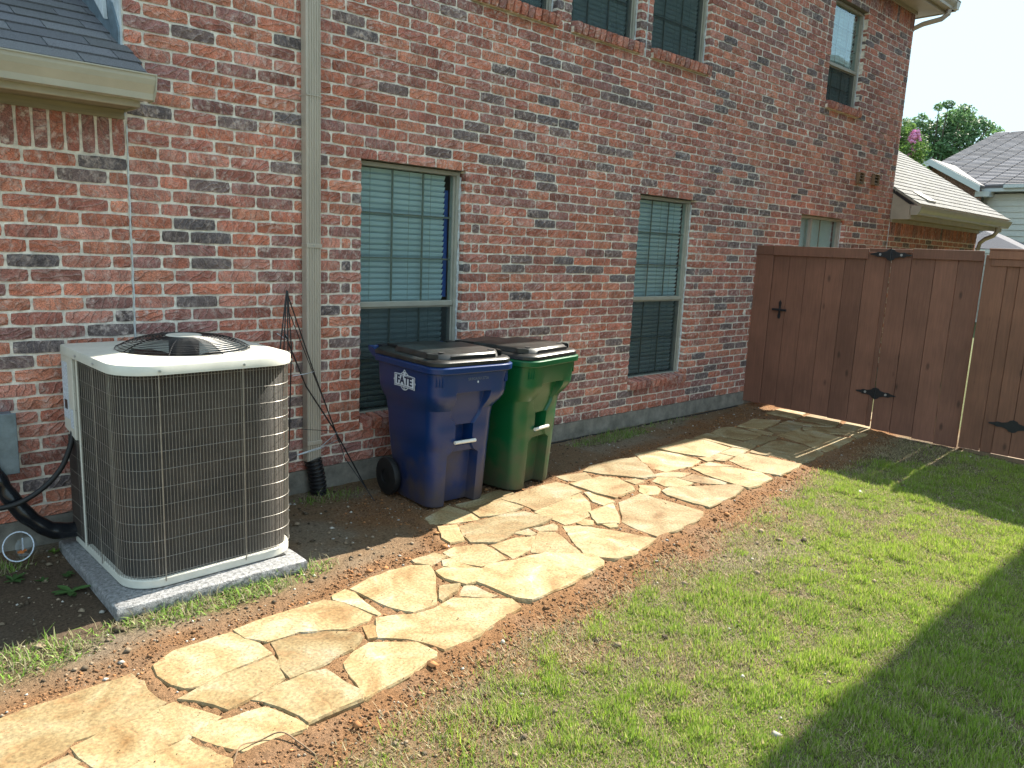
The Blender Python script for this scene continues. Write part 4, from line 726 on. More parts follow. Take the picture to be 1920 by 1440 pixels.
# inner shroud floor so the fan opening shows depth
m=MB(); m.loft([[(x,y,.60) for x,y in ring(.03)],[(x,y,.605) for x,y in ring(.03)]]); m.obj('inner_deck','blackplastic',ac)
# wire guard
def along(poly,step):
    P=[Vector((a,b,0)) for a,b in poly]; P.append(P[0]); out=[];acc=0
    for i in range(len(P)-1):
        L_=(P[i+1]-P[i]).length; 
        while acc<L_: out.append(P[i].lerp(P[i+1],acc/L_)); acc+=step
        acc-=L_
    return out
go=ring(-.0035); m=MB(); m2=MB(); k=0
for i,p in enumerate(along(go,.0163)):
    if p.y>.30 and p.x<0 : continue
    if p.y>HY-.02: continue
    if p.x<-HX+.02 and p.y>-.24 and i%2: continue
    m.tube([(p.x,p.y,.05),(p.x,p.y,1.035)],.00125,4,caps=False)
g_=m.obj('wire_guard','acguard',ac); g_['kind']='stuff'
m=MB()
for zz in np.linspace(.065,1.025,12): m.tube([(x,y,zz) for x,y in ring(-.006)],.0010,4,closed=True)
h_=m.obj('guard_hoop','acguard',g_)
for (x,y) in((-.275,-HY-.006),(.13,-HY-.006),(-HX-.006,-.05),(HX+.006,-.1)): MB().tube([(x,y,.03),(x,y,1.045)],.003,6).obj('guard_rod','acguard',ac)
# lid with round opening
lid=MB(); no=64; R=.315; outer=rrect(-HX-.02,HX+.02,-HY-.02,HY+.02,(.18,.18,.12,.03),15); 
# resample outer to no points by angle
def ray_poly(poly,a):
    d=(math.cos(a),math.sin(a)); best=0
    for i in range(len(poly)):
        (x1,y1),(x2,y2)=poly[i-1],poly[i]; ex,ey=x2-x1,y2-y1; det=d[0]*(-ey)+ex*d[1]
        if abs(det)<1e-9: continue
        t=(x1*(-ey)+ex*y1)/det; u=(d[0]*y1-d[1]*x1)/det
        if t>0 and -1e-6<=u<=1+1e-6: best=max(best,t)
    return (d[0]*best,d[1]*best)
cxo,cyo=.02,.0
angs=[2*math.pi*i/no for i in range(no)]; ro=[ray_poly(outer,a) for a in angs]
def cir(r,z): return [(cxo+r*math.cos(a),cyo+r*math.sin(a),z) for a in angs]
ZT=1.085
inn=[(x*.985,y*.985) for x,y in ro]
lid.loft([[(x,y,ZT-.045) for x,y in inn],[(x,y,ZT-.045) for x,y in ro],[(x,y,ZT-.006) for x,y in ro],[(x*.992,y*.992,ZT) for x,y in ro],cir(R+.045,ZT+.010),cir(R+.02,ZT+.012),cir(R,ZT+.004),cir(R-.004,ZT-.16)],cap=False)
lid.obj('lid','acpaint',ac,smooth=True)
for (x,y) in ((-.275,-HY-.0215),(.13,-HY-.0215),(-HX-.0215,-.12),(-HX-.0215,.16),(.41,-.42)):
    nx_=(-1,0) if x<-.45 else (0,-1)
    MB().tube([(x,y,ZT-.025),(x+nx_[0]*.005,y+nx_[1]*.005,ZT-.025)],.006,8).obj('screw','steel',ac)
# fan grille: dome of rings and ribs
gr=MB()
def dome(r): return ZT+.012+.062*max(0,1-(max(r-.09,0)/.24)**2.6)
for r in np.arange(.095,.331,.0155): gr.tube([(cxo+r*math.cos(a),cyo+r*math.sin(a),dome(r)) for a in angs[::2]],.0018,4,closed=True)
for a in np.linspace(0,2*math.pi,9)[:-1]: gr.tube([(cxo+r*math.cos(a+.2),cyo+r*math.sin(a+.2),dome(r)-.003) for r in np.linspace(.08,.338,8)],.0033,5)
gq=gr.obj('fan_grille','blackplastic',ac)
MB().tube([(cxo,cyo,ZT+.066),(cxo,cyo,ZT+.078)],.088,28).obj('motor_plate','acpaint',ac,bevel=.003)
MB().tube([(cxo,cyo,ZT-.08),(cxo,cyo,ZT+.055)],.075,24).obj('fan_motor','blackplastic',ac,smooth=True)
for k in range(3):
    a=k*2.094+.5; m=MB(); pts=[]
    for r,wd,h in((.075,.05,.02),(.18,.10,.035),(.29,.13,.03)):
        c,s=math.cos(a),math.sin(a); pts.append(((cxo+r*c-s*wd,cyo+r*s+c*wd,ZT-.05-h),(cxo+r*c+s*wd,cyo+r*s-c*wd,ZT-.05+h)))
    V=[p for q_ in pts for p in q_]; V+=[(x,y,z-.003) for x,y,z in V]; m.add(V,[(0,1,3,2),(2,3,5,4),(7,6,8,9),(9,8,10,11),(0,2,8,6),(2,4,10,8),(1,7,9,3),(3,9,11,5),(4,5,11,10),(0,6,7,1)]); m.obj('fan_blade','tape',ac)
# service corner
m=MB(); m.prism([(.27,.60),(.27,1.038),(.455,1.038),(.455,.64)][::-1],'x',-HX-.012,-HX+.01); pn=m.obj('service_panel','acpaint',ac,bevel=.004)
MB().box(-HX-.0142,-HX-.0125,.35,.44,.70,1.0).obj('rating_label','label',pn); MB().box(-HX-.0156,-HX-.0144,.37,.415,.75,.80).obj('label_print','blackplastic',pn); MB().box(-HX-.0142,-HX-.0125,.285,.33,.66,.76).obj('warning_sticker','label',pn)
m=MB(); m.prism([(.21,.045),(.21,.60),(.44,.60),(.44,.045)][::-1],'x',-HX-.004,-HX+.02); m.obj('side_panel','fin',ac)
MB().tube([(-HX-.006,.205,.04),(-HX-.006,.205,1.04)],.006,6).obj('corner_post','acpaint',ac)
# pad
pd=empty('condenser_pad',(-2.43,-.62,-.185),'pitted grey concrete pad under the air conditioner','concrete pad')
m=MB(); X0,X1,Y0,Y1=-.47,.475,-.535,.50
def padring(z,o,seed):
    r_=random.Random(seed); out=[]
    for (xa,ya),(xb,yb) in (((X0+o,Y0+o),(X1-o,Y0+o)),((X1-o,Y0+o),(X1-o,Y1-o)),((X1-o,Y1-o),(X0+o,Y1-o)),((X0+o,Y1-o),(X0+o,Y0+o))):
        for t in range(9): out.append((xa+(xb-xa)*t/9+r_.uniform(-.002,.002),ya+(yb-ya)*t/9+r_.uniform(-.002,.002),z+r_.uniform(-.0008,.0008)))
    return out
m.loft([padring(-.05,.0,1),padring(.018,.004,2),padring(.022,-.002,3),padring(.030,.0,4),padring(.066,.0,5),padring(.074,.006,6),padring(.077,.016,7)]); m.obj('slab','pad',pd,smooth=True)
for (x,y) in((-.3,-.42),(.33,-.42),(-.3,.35),(.33,.35)): MB().box(x+.02,x+.08,y,y+.06,.075,.083).obj('foot','rubber',pd)
# ============================================================ WHEELED BINS
def make_bin(loc,rz,color,label,tagc):
    t=empty('wheeled_bin',loc,label,'bin','wheeled bins side by side at the wall',rz=rz)
    # local frame: x across, y=0 at the front lip, +y to the wall, z up from the slab
    H=.975
    def sec(w,yf,yb,ch,r,d,z,chb=.06):
        arc=lambda cx,cy,r_,a0,a1:[(cx+r_*math.cos(math.radians(a0+(a1-a0)*i/6)),cy+r_*math.sin(math.radians(a0+(a1-a0)*i/6)),z) for i in range(7)]
        return arc(-w+ch,yf+ch,ch,180,270)+[(-r,yf,z),(-r+.012,yf+d,z),(r-.012,yf+d,z),(r,yf,z)]+arc(w-ch,yf+ch,ch,270,360)+arc(w-chb,yb-chb,chb,0,90)+arc(-w+chb,yb-chb,chb,90,180)
    R=[sec(.232,.170,.60,.085,.125,.085,.0),sec(.236,.166,.64,.085,.125,.085,.02),
       sec(.250,.142,.70,.09,.128,.080,.355),sec(.250,.142,.70,.09,.095,.016,.375),
       sec(.252,.138,.71,.09,.07,.016,.415),sec(.253,.137,.71,.09,.070,.10,.418),sec(.257,.130,.72,.09,.072,.10,.545),sec(.257,.130,.72,.09,.074,.016,.56),
       sec(.262,.122,.73,.095,.120,.016,.62),sec(.268,.112,.735,.10,.128,.020,.665),sec(.292,.070,.745,.10,.132,.045,.715),sec(.306,.044,.75,.10,.136,.060,.755),sec(.311,.038,.752,.10,.140,.058,.785),sec(.311,.038,.752,.10,.141,.004,.795),
       sec(.316,.024,.755,.10,.14,.0,.90),sec(.318,.020,.758,.10,.14,.0,.93)]
    m=MB(); m.loft(R); b=m.obj('body',color,t,bevel=.004,smooth=False,seg=2); b.data.shade_smooth()
    try: b.data.set_sharp_from_angle(angle=math.radians(26))
    except Exception: pass
    # rim band
    def lip(w,yf,yb,ch,z): 
        arc=lambda cx,cy,r_,a0,a1:[(cx+r_*math.cos(math.radians(a0+(a1-a0)*i/6)),cy+r_*math.sin(math.radians(a0+(a1-a0)*i/6)),z) for i in range(7)]
        return arc(-w+ch,yf+ch,ch,180,270)+arc(w-ch,yf+ch,ch,270,360)+[(w,yb-.05,z),(w-.05,yb,z),(-w+.05,yb,z),(-w,yb-.05,z)]
    m=MB(); m.loft([lip(.325,.010,.765,.11,.925),lip(.338,-.003,.775,.115,.93),lip(.340,-.005,.778,.115,.965),lip(.330,.006,.77,.11,.972)]); m.obj('rim',color,t,bevel=.003,smooth=True)
    # lid: skirt, flat, raised hood with grip recesses
    lidg=MB(); lidg.loft([lip(.320,.016,.80,.105,.972),lip(.326,.010,.80,.11,.976),lip(.326,.010,.80,.11,.998),lip(.312,.026,.79,.10,1.010),lip(.305,.034,.78,.10,1.012)]); ld=lidg.obj('lid','binlid',t,smooth=True,bevel=.002)
    hood=MB()
    def hp(w,yf,z,cc=.09): return [(-w,yf+cc,z),(-w+cc,yf,z),(w-cc,yf,z),(w,yf+cc,z),(w,.56,z),(-w,.56,z)]
    hood.loft([hp(.285,.055,1.012),hp(.272,.075,1.042),hp(.262,.09,1.048)]); hood.obj('hood','binlid',ld,smooth=True,bevel=.003)
    for sx in(-1,1):
        MB().prism([(sx*.262,.110),(sx*.262,.175),(sx*.292,.175),(sx*.292,.150),(sx*.255,.085)][::sx],'z',1.013,1.046).obj('grip_tab','binlid',ld,bevel=.003)
        MB().tube([(sx*.20,.135,1.047),(sx*.20,.135,1.052)],.022,14).obj('plug','rubber',ld)
    MB().box(-.18,.18,.052,.064,1.014,1.036).obj('front_grip','blackplastic',ld,bevel=.003)
    MB().prism([(.565,1.012),(.565,1.030),(.60,1.036),(.80,1.030),(.80,1.012)][::-1],'x',-.20,.20).obj('hinge_panel','binlid',ld,bevel=.003)
    # hinge handle
    m=MB(); 
    for sx in(-1,1):
        m.prism([(.70,.93),(.70,.975),(.80,1.005),(.865,1.012),(.865,.985),(.80,.95)][::-1],'x',sx*.30-.014,sx*.30+.014)
    m.tube([(-.31,.855,1.0),(.31,.855,1.0)],.014,10); m.obj('handle',color,t,smooth=True)
    m=MB()
    for sx in(-1,1): m.box(sx*.21-.035,sx*.21+.035,.79,.872,.992,1.020)
    m.obj('hinge_clip','blackplastic',t,bevel=.004)
    MB().tube([(-.085,.118,.445),(.085,.118,.445)],.0125,12).obj('grab_bar','whitebar',t,smooth=True)
    for sx in(-1,1):
        wl=MB(); x=sx*.285; prof=[(.05,-.028),(.10,-.03),(.128,-.022),(.135,0),(.128,.022),(.10,.03),(.05,.028)]
        V=[];F=[];k=28
        for i in range(k):
            a=2*math.pi*i/k
            for r,o_ in prof: V.append((x+o_,.62+r*math.cos(a),.125+r*math.sin(a)))
        for i in range(k):
            for j in range(len(prof)): F.append((i*7+j,i*7+(j+1)%7,((i+1)%k)*7+(j+1)%7,((i+1)%k)*7+j))
        wl.add(V,F); wh=wl.obj('wheel','rubber',t,smooth=True); 
        hb=MB(); hb.tube([(x-.018,.62,.125),(x+.018,.62,.125)],.055,20)
        for i in range(5):
            a=i*1.2566; hb.tube([(x+sx*.012,.62+.04*math.cos(a),.125+.04*math.sin(a)),(x+sx*.012,.62+.105*math.cos(a),.125+.105*math.sin(a))],.007,6)
        hb.obj('hub','blackplastic',wh,smooth=True)
    MB().tube([(-.30,.62,.125),(.30,.62,.125)],.011,8).obj('axle','steel',t)
    for k in range(3):
        for sx in (-1,1): MB().prism([(-.004,.0),(.004,.0),(.004,.008),(-.004,.008)],'z',.845,.92).obj('stiffening_rib',color,t,(sx*(.262)+(k-1)*.018*1,.055-.0*k,0) if False else (sx*(.285-(k)*.016),.052-.011*k,0))
    return t
G0=-.148
blue=make_bin((-.665,-1.005,G0),math.radians(-3),'binblue','blue wheeled bin with black lid and white FATE emblem','b')
green=make_bin((.085,-1.0,G0),math.radians(11),'bingreen','green wheeled bin with black lid standing beside the blue one','g')
# emblem on the blue bin's left cheek: outlined banner over a ring, tower and lettering
def face(pts,name,m,parent,x,tz=0): 
    # pts (u along -y towards front, v up) around the emblem centre
    cy,cz=.375,.835
    me=bpy.data.meshes.new(name); n=len(pts); V=[(x,cy-u,cz+v) for u,v in pts]+[(x+.0006,cy-u,cz+v) for u,v in pts]; F=[tuple(range(n))[::-1],tuple(range(n,2*n))]+[(i,(i+1)%n,n+(i+1)%n,n+i) for i in range(n)]; me.from_pydata(V,[],F); me.update(); return link(name,me,m,parent)
xs=-.3196
circ=lambda r,cx=0,cy=0,n=28:[(cx+r*math.cos(2*math.pi*i/n),cy+r*math.sin(2*math.pi*i/n)) for i in range(n)]
def bow(h,w,b,o=0):  # gently arched banner
    t=[(-w+2*w*i/10,h+b*(1-(2*i/10-1)**2)) for i in range(11)]; u=[(w-2*w*i/10,-h+b*(1-(1-2*i/10)**2)) for i in range(11)]; return (u+t)
em=face(circ(.062,.0,.002),'emblem','white',blue,xs)
face(circ(.056,.0,.002),'emblem_ring','navy',em,xs-.0004); 
face(bow(.042,.125,.004),'banner_outline','white',em,xs-.0008); face(bow(.0365,.119,.004),'banner_gap','navy',em,xs-.0012); face(bow(.033,.113,.004),'banner','white',em,xs-.0016)
face([(-.010,.038),(.010,.036),(.016,.058),(.010,.074),(-.004,.078),(-.014,.064)],'tower_mark','white',em,xs-.002); face(circ(.005,.003,.066,10),'tower_window','navy',em,xs-.0024)
for u in(-.128,.128): face([(u-.006,0),(u,-.008),(u+.006,0),(u,.008)],'banner_point','white',em,xs-.001)
def text(body,size,name,m,parent,loc,rot,sx=1,bold=0):
    c=bpy.data.curves.new(name,'FONT'); c.body=body; c.size=size; c.align_x='CENTER'; c.align_y='CENTER'; c.extrude=.0003; c.offset=bold; c.resolution_u=3; c.materials.append(M[m]); o=bpy.data.objects.new(name,c); COL.objects.link(o); o.parent=parent; o.location=loc; o.rotation_euler=rot; o.scale=(sx,1,1); bpy.context.view_layer.update(); me=bpy.data.meshes.new_from_object(o.evaluated_get(bpy.context.evaluated_depsgraph_get())); bpy.data.objects.remove(o); o=bpy.data.objects.new(name,me); COL.objects.link(o); o.parent=parent; o.location=loc; o.rotation_euler=rot; o.scale=(sx,1,1); return o
text('FATE',.074,'lettering','navy',em,(xs-.0023,.375,.838),(math.pi/2,0,-math.pi/2),1.12,.0028)
text('TX',.020,'lettering','white',em,(xs-.0014,.375,.787),(math.pi/2,0,-math.pi/2),1.0,.0006)
text('SR9GR0013726',.026,'stamped_serial','faint',blue,(.02,.0225,.885),(math.pi/2+math.radians(-7),0,0),1.0,.0002)
text('8',.018,'stamped_mark','white',blue,(.02,.0262,.862),(math.pi/2+math.radians(-7),0,0),1.2,.0008)
# ============================================================ GATE AND FENCE
def gbot(y): return -.105-.030*min(-y,1.5)/1.5 if y>-1.48 else -.150-.03*(-y-1.48)/.9
gate=empty('double_gate',(4.40,-1.17,-.17),'dark brown board gate of two leaves with black butterfly hinges, against the house wall','gate')
GL=lambda x0,x1,y0,y1,z0,z1,n,m='gatewood',p=gate,b=.003: MB().box(x0-4.40,x1-4.40,y0+1.17,y1+1.17,z0+.17,z1+.17).obj(n,m,p,bevel=b)
ed=[.012,-.212,-.402,-.600,-.820,-1.030,-1.243,-1.452]
for i in range(7): 
    xo=random.uniform(0,.004)-(.012 if i==0 else 0); GL(4.40+xo,4.418+xo,ed[i+1]+.002,ed[i]-.002,gbot((ed[i]+ed[i+1])/2)+random.uniform(-.004,.004),1.69,'board')
GL(4.397,4.417,-1.4975,-1.4535,gbot(-1.4),1.69,'board')
ed2=[-1.506,-1.70,-1.922,-2.128,-2.345]
for i in range(4): xo=random.uniform(0,.003); GL(4.40+xo,4.418+xo,ed2[i+1]+.002,ed2[i]-.002,gbot((ed2[i]+ed2[i+1])/2)+random.uniform(-.003,.003),1.70,'board')
GL(4.380,4.396,-.20,.010,1.620,1.722,'rail'); GL(4.377,4.395,-1.275,-.2035,1.617,1.722,'rail'); GL(4.377,4.395,-2.345,-1.712,1.640,1.736,'rail')
GL(4.380,4.396,-1.700,-1.283,1.690,1.728,'rail')
for y_ in ed[1:-1]+ed2[1:3]: GL(4.4185,4.4222,y_-.018,y_+.018,gbot(y_)+.02,1.68,'seam_light_stop')  # unseen strips added behind the seams to stop slits of light
for z in (.1,1.0,1.6): GL(4.4225,4.46,-1.45,-.05,z,z+.085,'back_rail'); GL(4.4225,4.46,-2.33,-1.52,z,z+.085,'back_rail')
def butterfly(y,z,par,off,w=.205,h=.062):
    o=empty_mesh=None
    pts=[(0,h),(.03,h*.85),(.045,h*.55),(.09,h*.35),(.13,h*.42),(.155,h*.22),(w,.006)]
    full=pts+[(a,-b) for a,b in pts[::-1]]
    m=MB(); L_=[(y+a,z+b) for a,b in full]; R_=[(y-a,z+b) for a,b in full][::-1]
    x=off
    m.prism([(a,b) for a,b in L_],'x',x-.004,x); m.prism([(a,b) for a,b in R_],'x',x-.004,x)
    hh=m.obj('hinge','iron',par,bevel=.001)
    MB().tube([(x-.007,y,z-h),(x-.007,y,z+h)],.008,8).obj('hinge_pin','iron',hh)
    for sy in(-1,1):
        for a in(.05,.105,.15): MB().tube([(x-.004,y+sy*a,z),(x-.0062,y+sy*a,z)],.008 if a!=.105 else .013,8).obj('bolt_head','steel' if a==.105 else 'iron',hh)
    return hh
butterfly(-1.502+1.17,1.668+.17,gate,4.3765-4.40); butterfly(-1.516+1.17,.232+.17,gate,4.396-4.40)
m=MB(); y,z=-.343+1.17,1.005+.17; x=4.3985-4.40
m.prism([(y-.012,z-.1),(y+.012,z-.1),(y+.018,z-.07),(y+.010,z-.03),(y+.010,z+.03),(y+.018,z+.08),(y,z+.112),(y-.018,z+.08),(y-.010,z+.03),(y-.010,z-.03),(y-.018,z-.07)],'x',x-.004,x); lt=m.obj('latch','iron',gate)
m=MB(); m.box(x-.022,x-.0045,y-.085,y+.085,z-.012,z+.012); m.tube([(x-.03,y-.02,z-.04),(x-.045,y-.02,z),(x-.03,y-.02,z+.04)],.007,6); m.obj('latch_bar','iron',lt,bevel=.002)
# side panel right of the gate
fe=empty('side_fence_panel',(4.37,-3.0,-.2),'reddish brown board fence panel with a kickboard, right of the gate across a gap','fence')
def FB(x0,x1,y0,y1,z0,z1,n,m='fencewood'): return MB().box(x0-4.37,x1-4.37,y0+3.0,y1+3.0,z0+.2,z1+.2).obj(n,m,fe,bevel=.003)
e3=[-2.368,-2.553,-2.655,-2.80,-2.955,-3.10,-3.26,-3.44]
for i in range(7): xo=random.uniform(0,.004)+(.012 if i==1 else 0); FB(4.360+xo,4.378+xo,e3[i+1]+.0018,e3[i]-.0018,-.150+random.uniform(-.003,.003),1.70,'board')
FB(4.340,4.357,-3.45,-2.398,1.665,1.742,'rail'); FB(4.335,4.38,-3.45,-2.395,1.7425,1.762,'cap_board'); FB(4.352,4.3575,-3.4,-2.42,1.60,1.664,'rail'); FB(4.365,4.40,-2.95,-2.42,-.27,-.155,'kickboard','kick')
for y_ in e3[1:-1]: FB(4.3805,4.3838,y_-.018,y_+.018,-.13,1.68,'seam_light_stop')  # added strips again, closing the panel's board gaps to light
for z in (.1,1.0,1.55): FB(4.384,4.42,-3.44,-2.42,z,z+.085,'back_rail')
MB().tube([(.13,.63,-.3),(.13,.63,1.9)],.022,12).obj('post','steel',fe)
for z in (1.70,1.25,.3): MB().box(.10,.16,.60,.66,z,z+.03).obj('bracket','steel',fe)
m=MB(); y,z=-2.80+3.0,.138+.2; w,h=.20,.06; pts=[(0,h),(.03,h*.85),(.045,h*.55),(.09,h*.35),(.13,h*.42),(.155,h*.22),(w,.006)]; 
m.prism([(y+a,z+b) for a,b in pts]+[(y+a,z-b) for a,b in pts[::-1]],'x',4.3555-4.37,4.3595-4.37); m.prism(([(y-a,z+b) for a,b in pts]+[(y-a,z-b) for a,b in pts[::-1]])[::-1],'x',4.3555-4.37,4.3595-4.37); m.obj('hinge','iron',fe)
# ============================================================ SMALL THINGS
# wire plant cage leaning by the downspout
cg=empty('wire_plant_cage',(-1.2,-.12,-.17),'collapsed black wire plant cage leaning on the downspout','plant support')
def W(pts,r,m='iron',n='rod'):
    mb=MB(); mb.tube([(x+1.2,y+.12,z+.17) for x,y,z in pts],r,6); return mb.obj(n,m,cg,smooth=True)
Yc=-.14
for a,b in(((-1.556,1.249),(-1.612,.90)),((-1.556,1.249),(-1.588,.88)),((-1.550,1.249),(-1.560,.86)),((-1.548,1.24),(-1.536,.88))): W([(a[0],Yc-.01,a[1]),(b[0],Yc-.03,b[1]),(b[0]-.03,Yc-.05,.3),(b[0]-.05,Yc-.03,-.16)],.0042)
W([(-1.553,Yc,1.25),(-1.36,Yc,.705),(-1.20,Yc,.285),(-1.168,Yc+.01,.205)],.0042)
W([(-1.566,Yc,.975),(-1.42,Yc,.62),(-1.20,Yc,.283),(-1.05,Yc-.02,.0),(-.965,Yc-.03,-.165)],.005)
W([(-1.53,Yc,1.1),(-1.19,Yc,.27),(-1.16,Yc-.06,.10),(-1.08,Yc-.22,-.10),(-1.05,Yc-.28,-.18)],.003)
for a,b,cc in(((-1.53,.70),(-1.36,.712),.02),((-1.50,.17),(-1.185,.275),-.07),((-1.50,.165),(-1.165,.225),.0)):
    W([(a[0],Yc-.03,a[1]),((a[0]+b[0])/2,Yc-.05,(a[1]+b[1])/2+cc*.3),(b[0],Yc,b[1])],.0028,'steel','hoop')
W([(-1.62,Yc,.98),(-1.59,Yc-.02,.955),(-1.545,Yc-.02,.93),(-1.56,Yc,.97)],.003,'steel','wire_twist'); W([(-1.50,Yc,.34),(-1.30,Yc-.04,.31),(-1.2,Yc,.285)],.0022,'iron','hoop')
# insulated refrigerant pipe and power whip
pp=[(-3.20,-.14,.36),(-3.165,-.16,.30),(-3.13,-.17,.22),(-3.07,-.19,.11),(-3.0,-.20,.03),(-2.93,-.20,-.02),(-2.83,-.20,-.035),(-2.76,-.2,-.035)]
def smooth_path(P,k=6):
    P=[Vector(p) for p in P]; out=[]
    for i in range(len(P)-1):
        p0=P[max(i-1,0)];p1=P[i];p2=P[i+1];p3=P[min(i+2,len(P)-1)]
        for t in range(k):
            t/=k; out.append(.5*((2*p1)+(p2-p0)*t+(2*p0-5*p1+4*p2-p3)*t*t+(-p0+3*p1-3*p2+p3)*t**3))
    return out+[P[-1]]
sp_=smooth_path(pp,8); m=MB(); m.tube([p-Vector((-3.0,-.2,-.17)) for p in sp_],[.043+.002*math.sin(i*.35)+.0015*math.sin(i*.8) for i in range(len(sp_))],14); o=m.obj('insulated_pipe','tape',None,(-3.0,-.2,-.17),smooth=True); setp(o,'thick black tape-wrapped refrigerant pipe running from the wall into the condenser','pipe')
sp_=smooth_path([(-3.32,-.24,.19),(-3.2,-.25,.17),(-3.09,-.26,.185),(-2.98,-.27,.25),(-2.90,-.28,.34),(-2.855,-.28,.44),(-2.83,-.27,.53)],8); m=MB(); m.tube([p-Vector((-3.0,-.26,.2)) for p in sp_],.0135,10); o=m.obj('power_cable','rubber',None,(-3.0,-.26,.2),smooth=True); setp(o,'thin black cable looping over the wrapped pipe to the condenser','cable')
P=[(x,-.035+.012*math.sin(x*5),float(gz([x],[-.04])[0])+.004) for x in np.arange(-.6,4.3,.07)]; m=MB(); m.tube(P,.008,6); o=m.obj('foot_tube','rubber',None,smooth=True); setp(o,'thin black tube lying along the foot of the foundation','hose')  # thin black tube following the dark line at the wall's foot
P=[(-2.90+.0,-2.42,0),(-2.86,-2.385,.012),(-2.79,-2.372,.018),(-2.72,-2.40,.014),(-2.68,-2.46,.006),(-2.66,-2.54,0)]; P=[(x,y,float(gz([x],[y])[0])+.003+z) for x,y,z in P]; m=MB(); m.tube(smooth_path(P),.0028,6); o=m.obj('bent_wire','kick',None,smooth=True); setp(o,'short bent tan root poking out of the red granite by the path','root')
# upturned clear plastic cup
cp=empty('plastic_tub',(-3.06,-.20,-.165),'clear round plastic tub lying on its side in the weeds under the pipe','tub')
cp.scale=(1.4,1.4,1.4)
m=MB(); k=28; D=Vector((-.55,-.75,.36)).normalized(); A=D.cross(Vector((0,0,1))).normalized(); B=A.cross(D)
c0=Vector((0,.02,.055)); rings=[]
for t,r in((0,.034),(.002,.040),(.05,.049),(.06,.055),(.064,.055)): rings.append([tuple(c0+D*t+A*(r*math.cos(2*math.pi*i/k))+B*(r*math.sin(2*math.pi*i/k))) for i in range(k)])
m.loft(rings,cap=False); m.add([rings[0][i] for i in range(k)],[tuple(range(k))]); m.obj('tub_wall','clear',cp,smooth=True)
m=MB(); m.tube([tuple(c0+D*.062+A*(.054*math.cos(2*math.pi*i/k))+B*(.054*math.sin(2*math.pi*i/k))) for i in range(k)],.0024,6,closed=True); m.obj('tub_rim','label',cp,smooth=True)
m=MB(); m.tube([tuple(c0+D*.02-B*.02),tuple(c0+D*.06+B*.03+A*-.01)],.003,5); m.obj('stick','label',cp)
for q_ in range(6): 
    u=Vector((random.uniform(-.02,.02),random.uniform(-.02,.01),random.uniform(-.03,-.01))); m=MB(); p=c0+D*.03+u; m.box(p.x-.006,p.x+.006,p.y-.004,p.y+.004,p.z-.003,p.z+.003); m.obj('scrap','orange',cp)
# broadleaf weeds
def weed(x,y,n,L_,label,upr=.5,col=(.07,.14,.04)):
    z=float(gz([x],[y])[0]); w=empty('weed',(x,y,z),label,'weed','weeds in the damp soil left of the pad')
    for i in range(n):
        a=i*2.4+random.uniform(-.3,.3); l=L_*random.uniform(.6,1.1); e=random.uniform(.15,1)*upr; m=MB(); c,s=math.cos(a),math.sin(a); V=[]
        for t,wd in((0,.08),(.25,.22),(.55,.34),(.85,.2),(1,.02)):
            r=l*t; h=l*(e*t-.55*t*t*e)+.004; 
            for sg,dz in((-1,.012),(0,0),(1,.012)): V.append((c*r-s*sg*wd*l*.6,s*r+c*sg*wd*l*.6,h+dz*(l/.06)*.3))
        F=[];
        for k in range(4):
            for j in range(2): F.append((k*3+j,k*3+j+1,k*3+j+4,k*3+j+3))
        m.add(V,F); me=m.mesh('leaf'); q_=random.uniform(.7,1.3); color_attr(me,tuple(v*q_ for v in col)); link('leaf',me,'leaf',w,smooth=True)
weed(-2.98,-.72,10,.085,'low broad-leaved weed in dark soil left of the condenser pad',.5)
weed(-3.06,-.50,12,.035,'small clover-like weed between the tub and the broad-leaved weed',.9)
weed(-2.93,-.16,16,.035,'bright green weed tuft right behind the plastic tub',1.2,(.16,.26,.05))
weed(-3.17,-.42,9,.06,'leafy weed at the edge of view just before the plastic tub',.9)
weed(-2.95,-.50,9,.04,'tiny weed nearest the back corner of the pad',.7)
# ============================================================ BEYOND THE GATE AND HOUSE
far=empty('siding_house',(25,1,-.2),'distant house with pale lap siding, blue-white gable fascia and grey shingle roof behind the fence','house')
fo=Vector((25,1,-.2))
def FA(V,F,name,m,par=far,th=None,col=None):
    mb=MB(); mb.add([tuple(Vector(v)-fo) for v in V],F); me=mb.mesh(name)
    if col is not None: color_attr(me,col)
    o=link(name,me,m,par)
    if th: s=o.modifiers.new('thick','SOLIDIFY'); s.thickness=th
    return o
R1=Vector((29,4.884,6.42)); R2=Vector((29,-8,6.42)); E1=Vector((24,7.4,4.05)); E2=Vector((24,-8,4.05)); B1=Vector((34,8,4.05)); B2=Vector((34,-8,4.05))
E1=Vector((23.9,6.3,4.10)); 
FA([R1,R2,E2,E1,B1,B2],[(0,3,2,1),(0,1,5,4),(0,4,3)],'roof','shingle',th=.08,col=(.15,.145,.16))
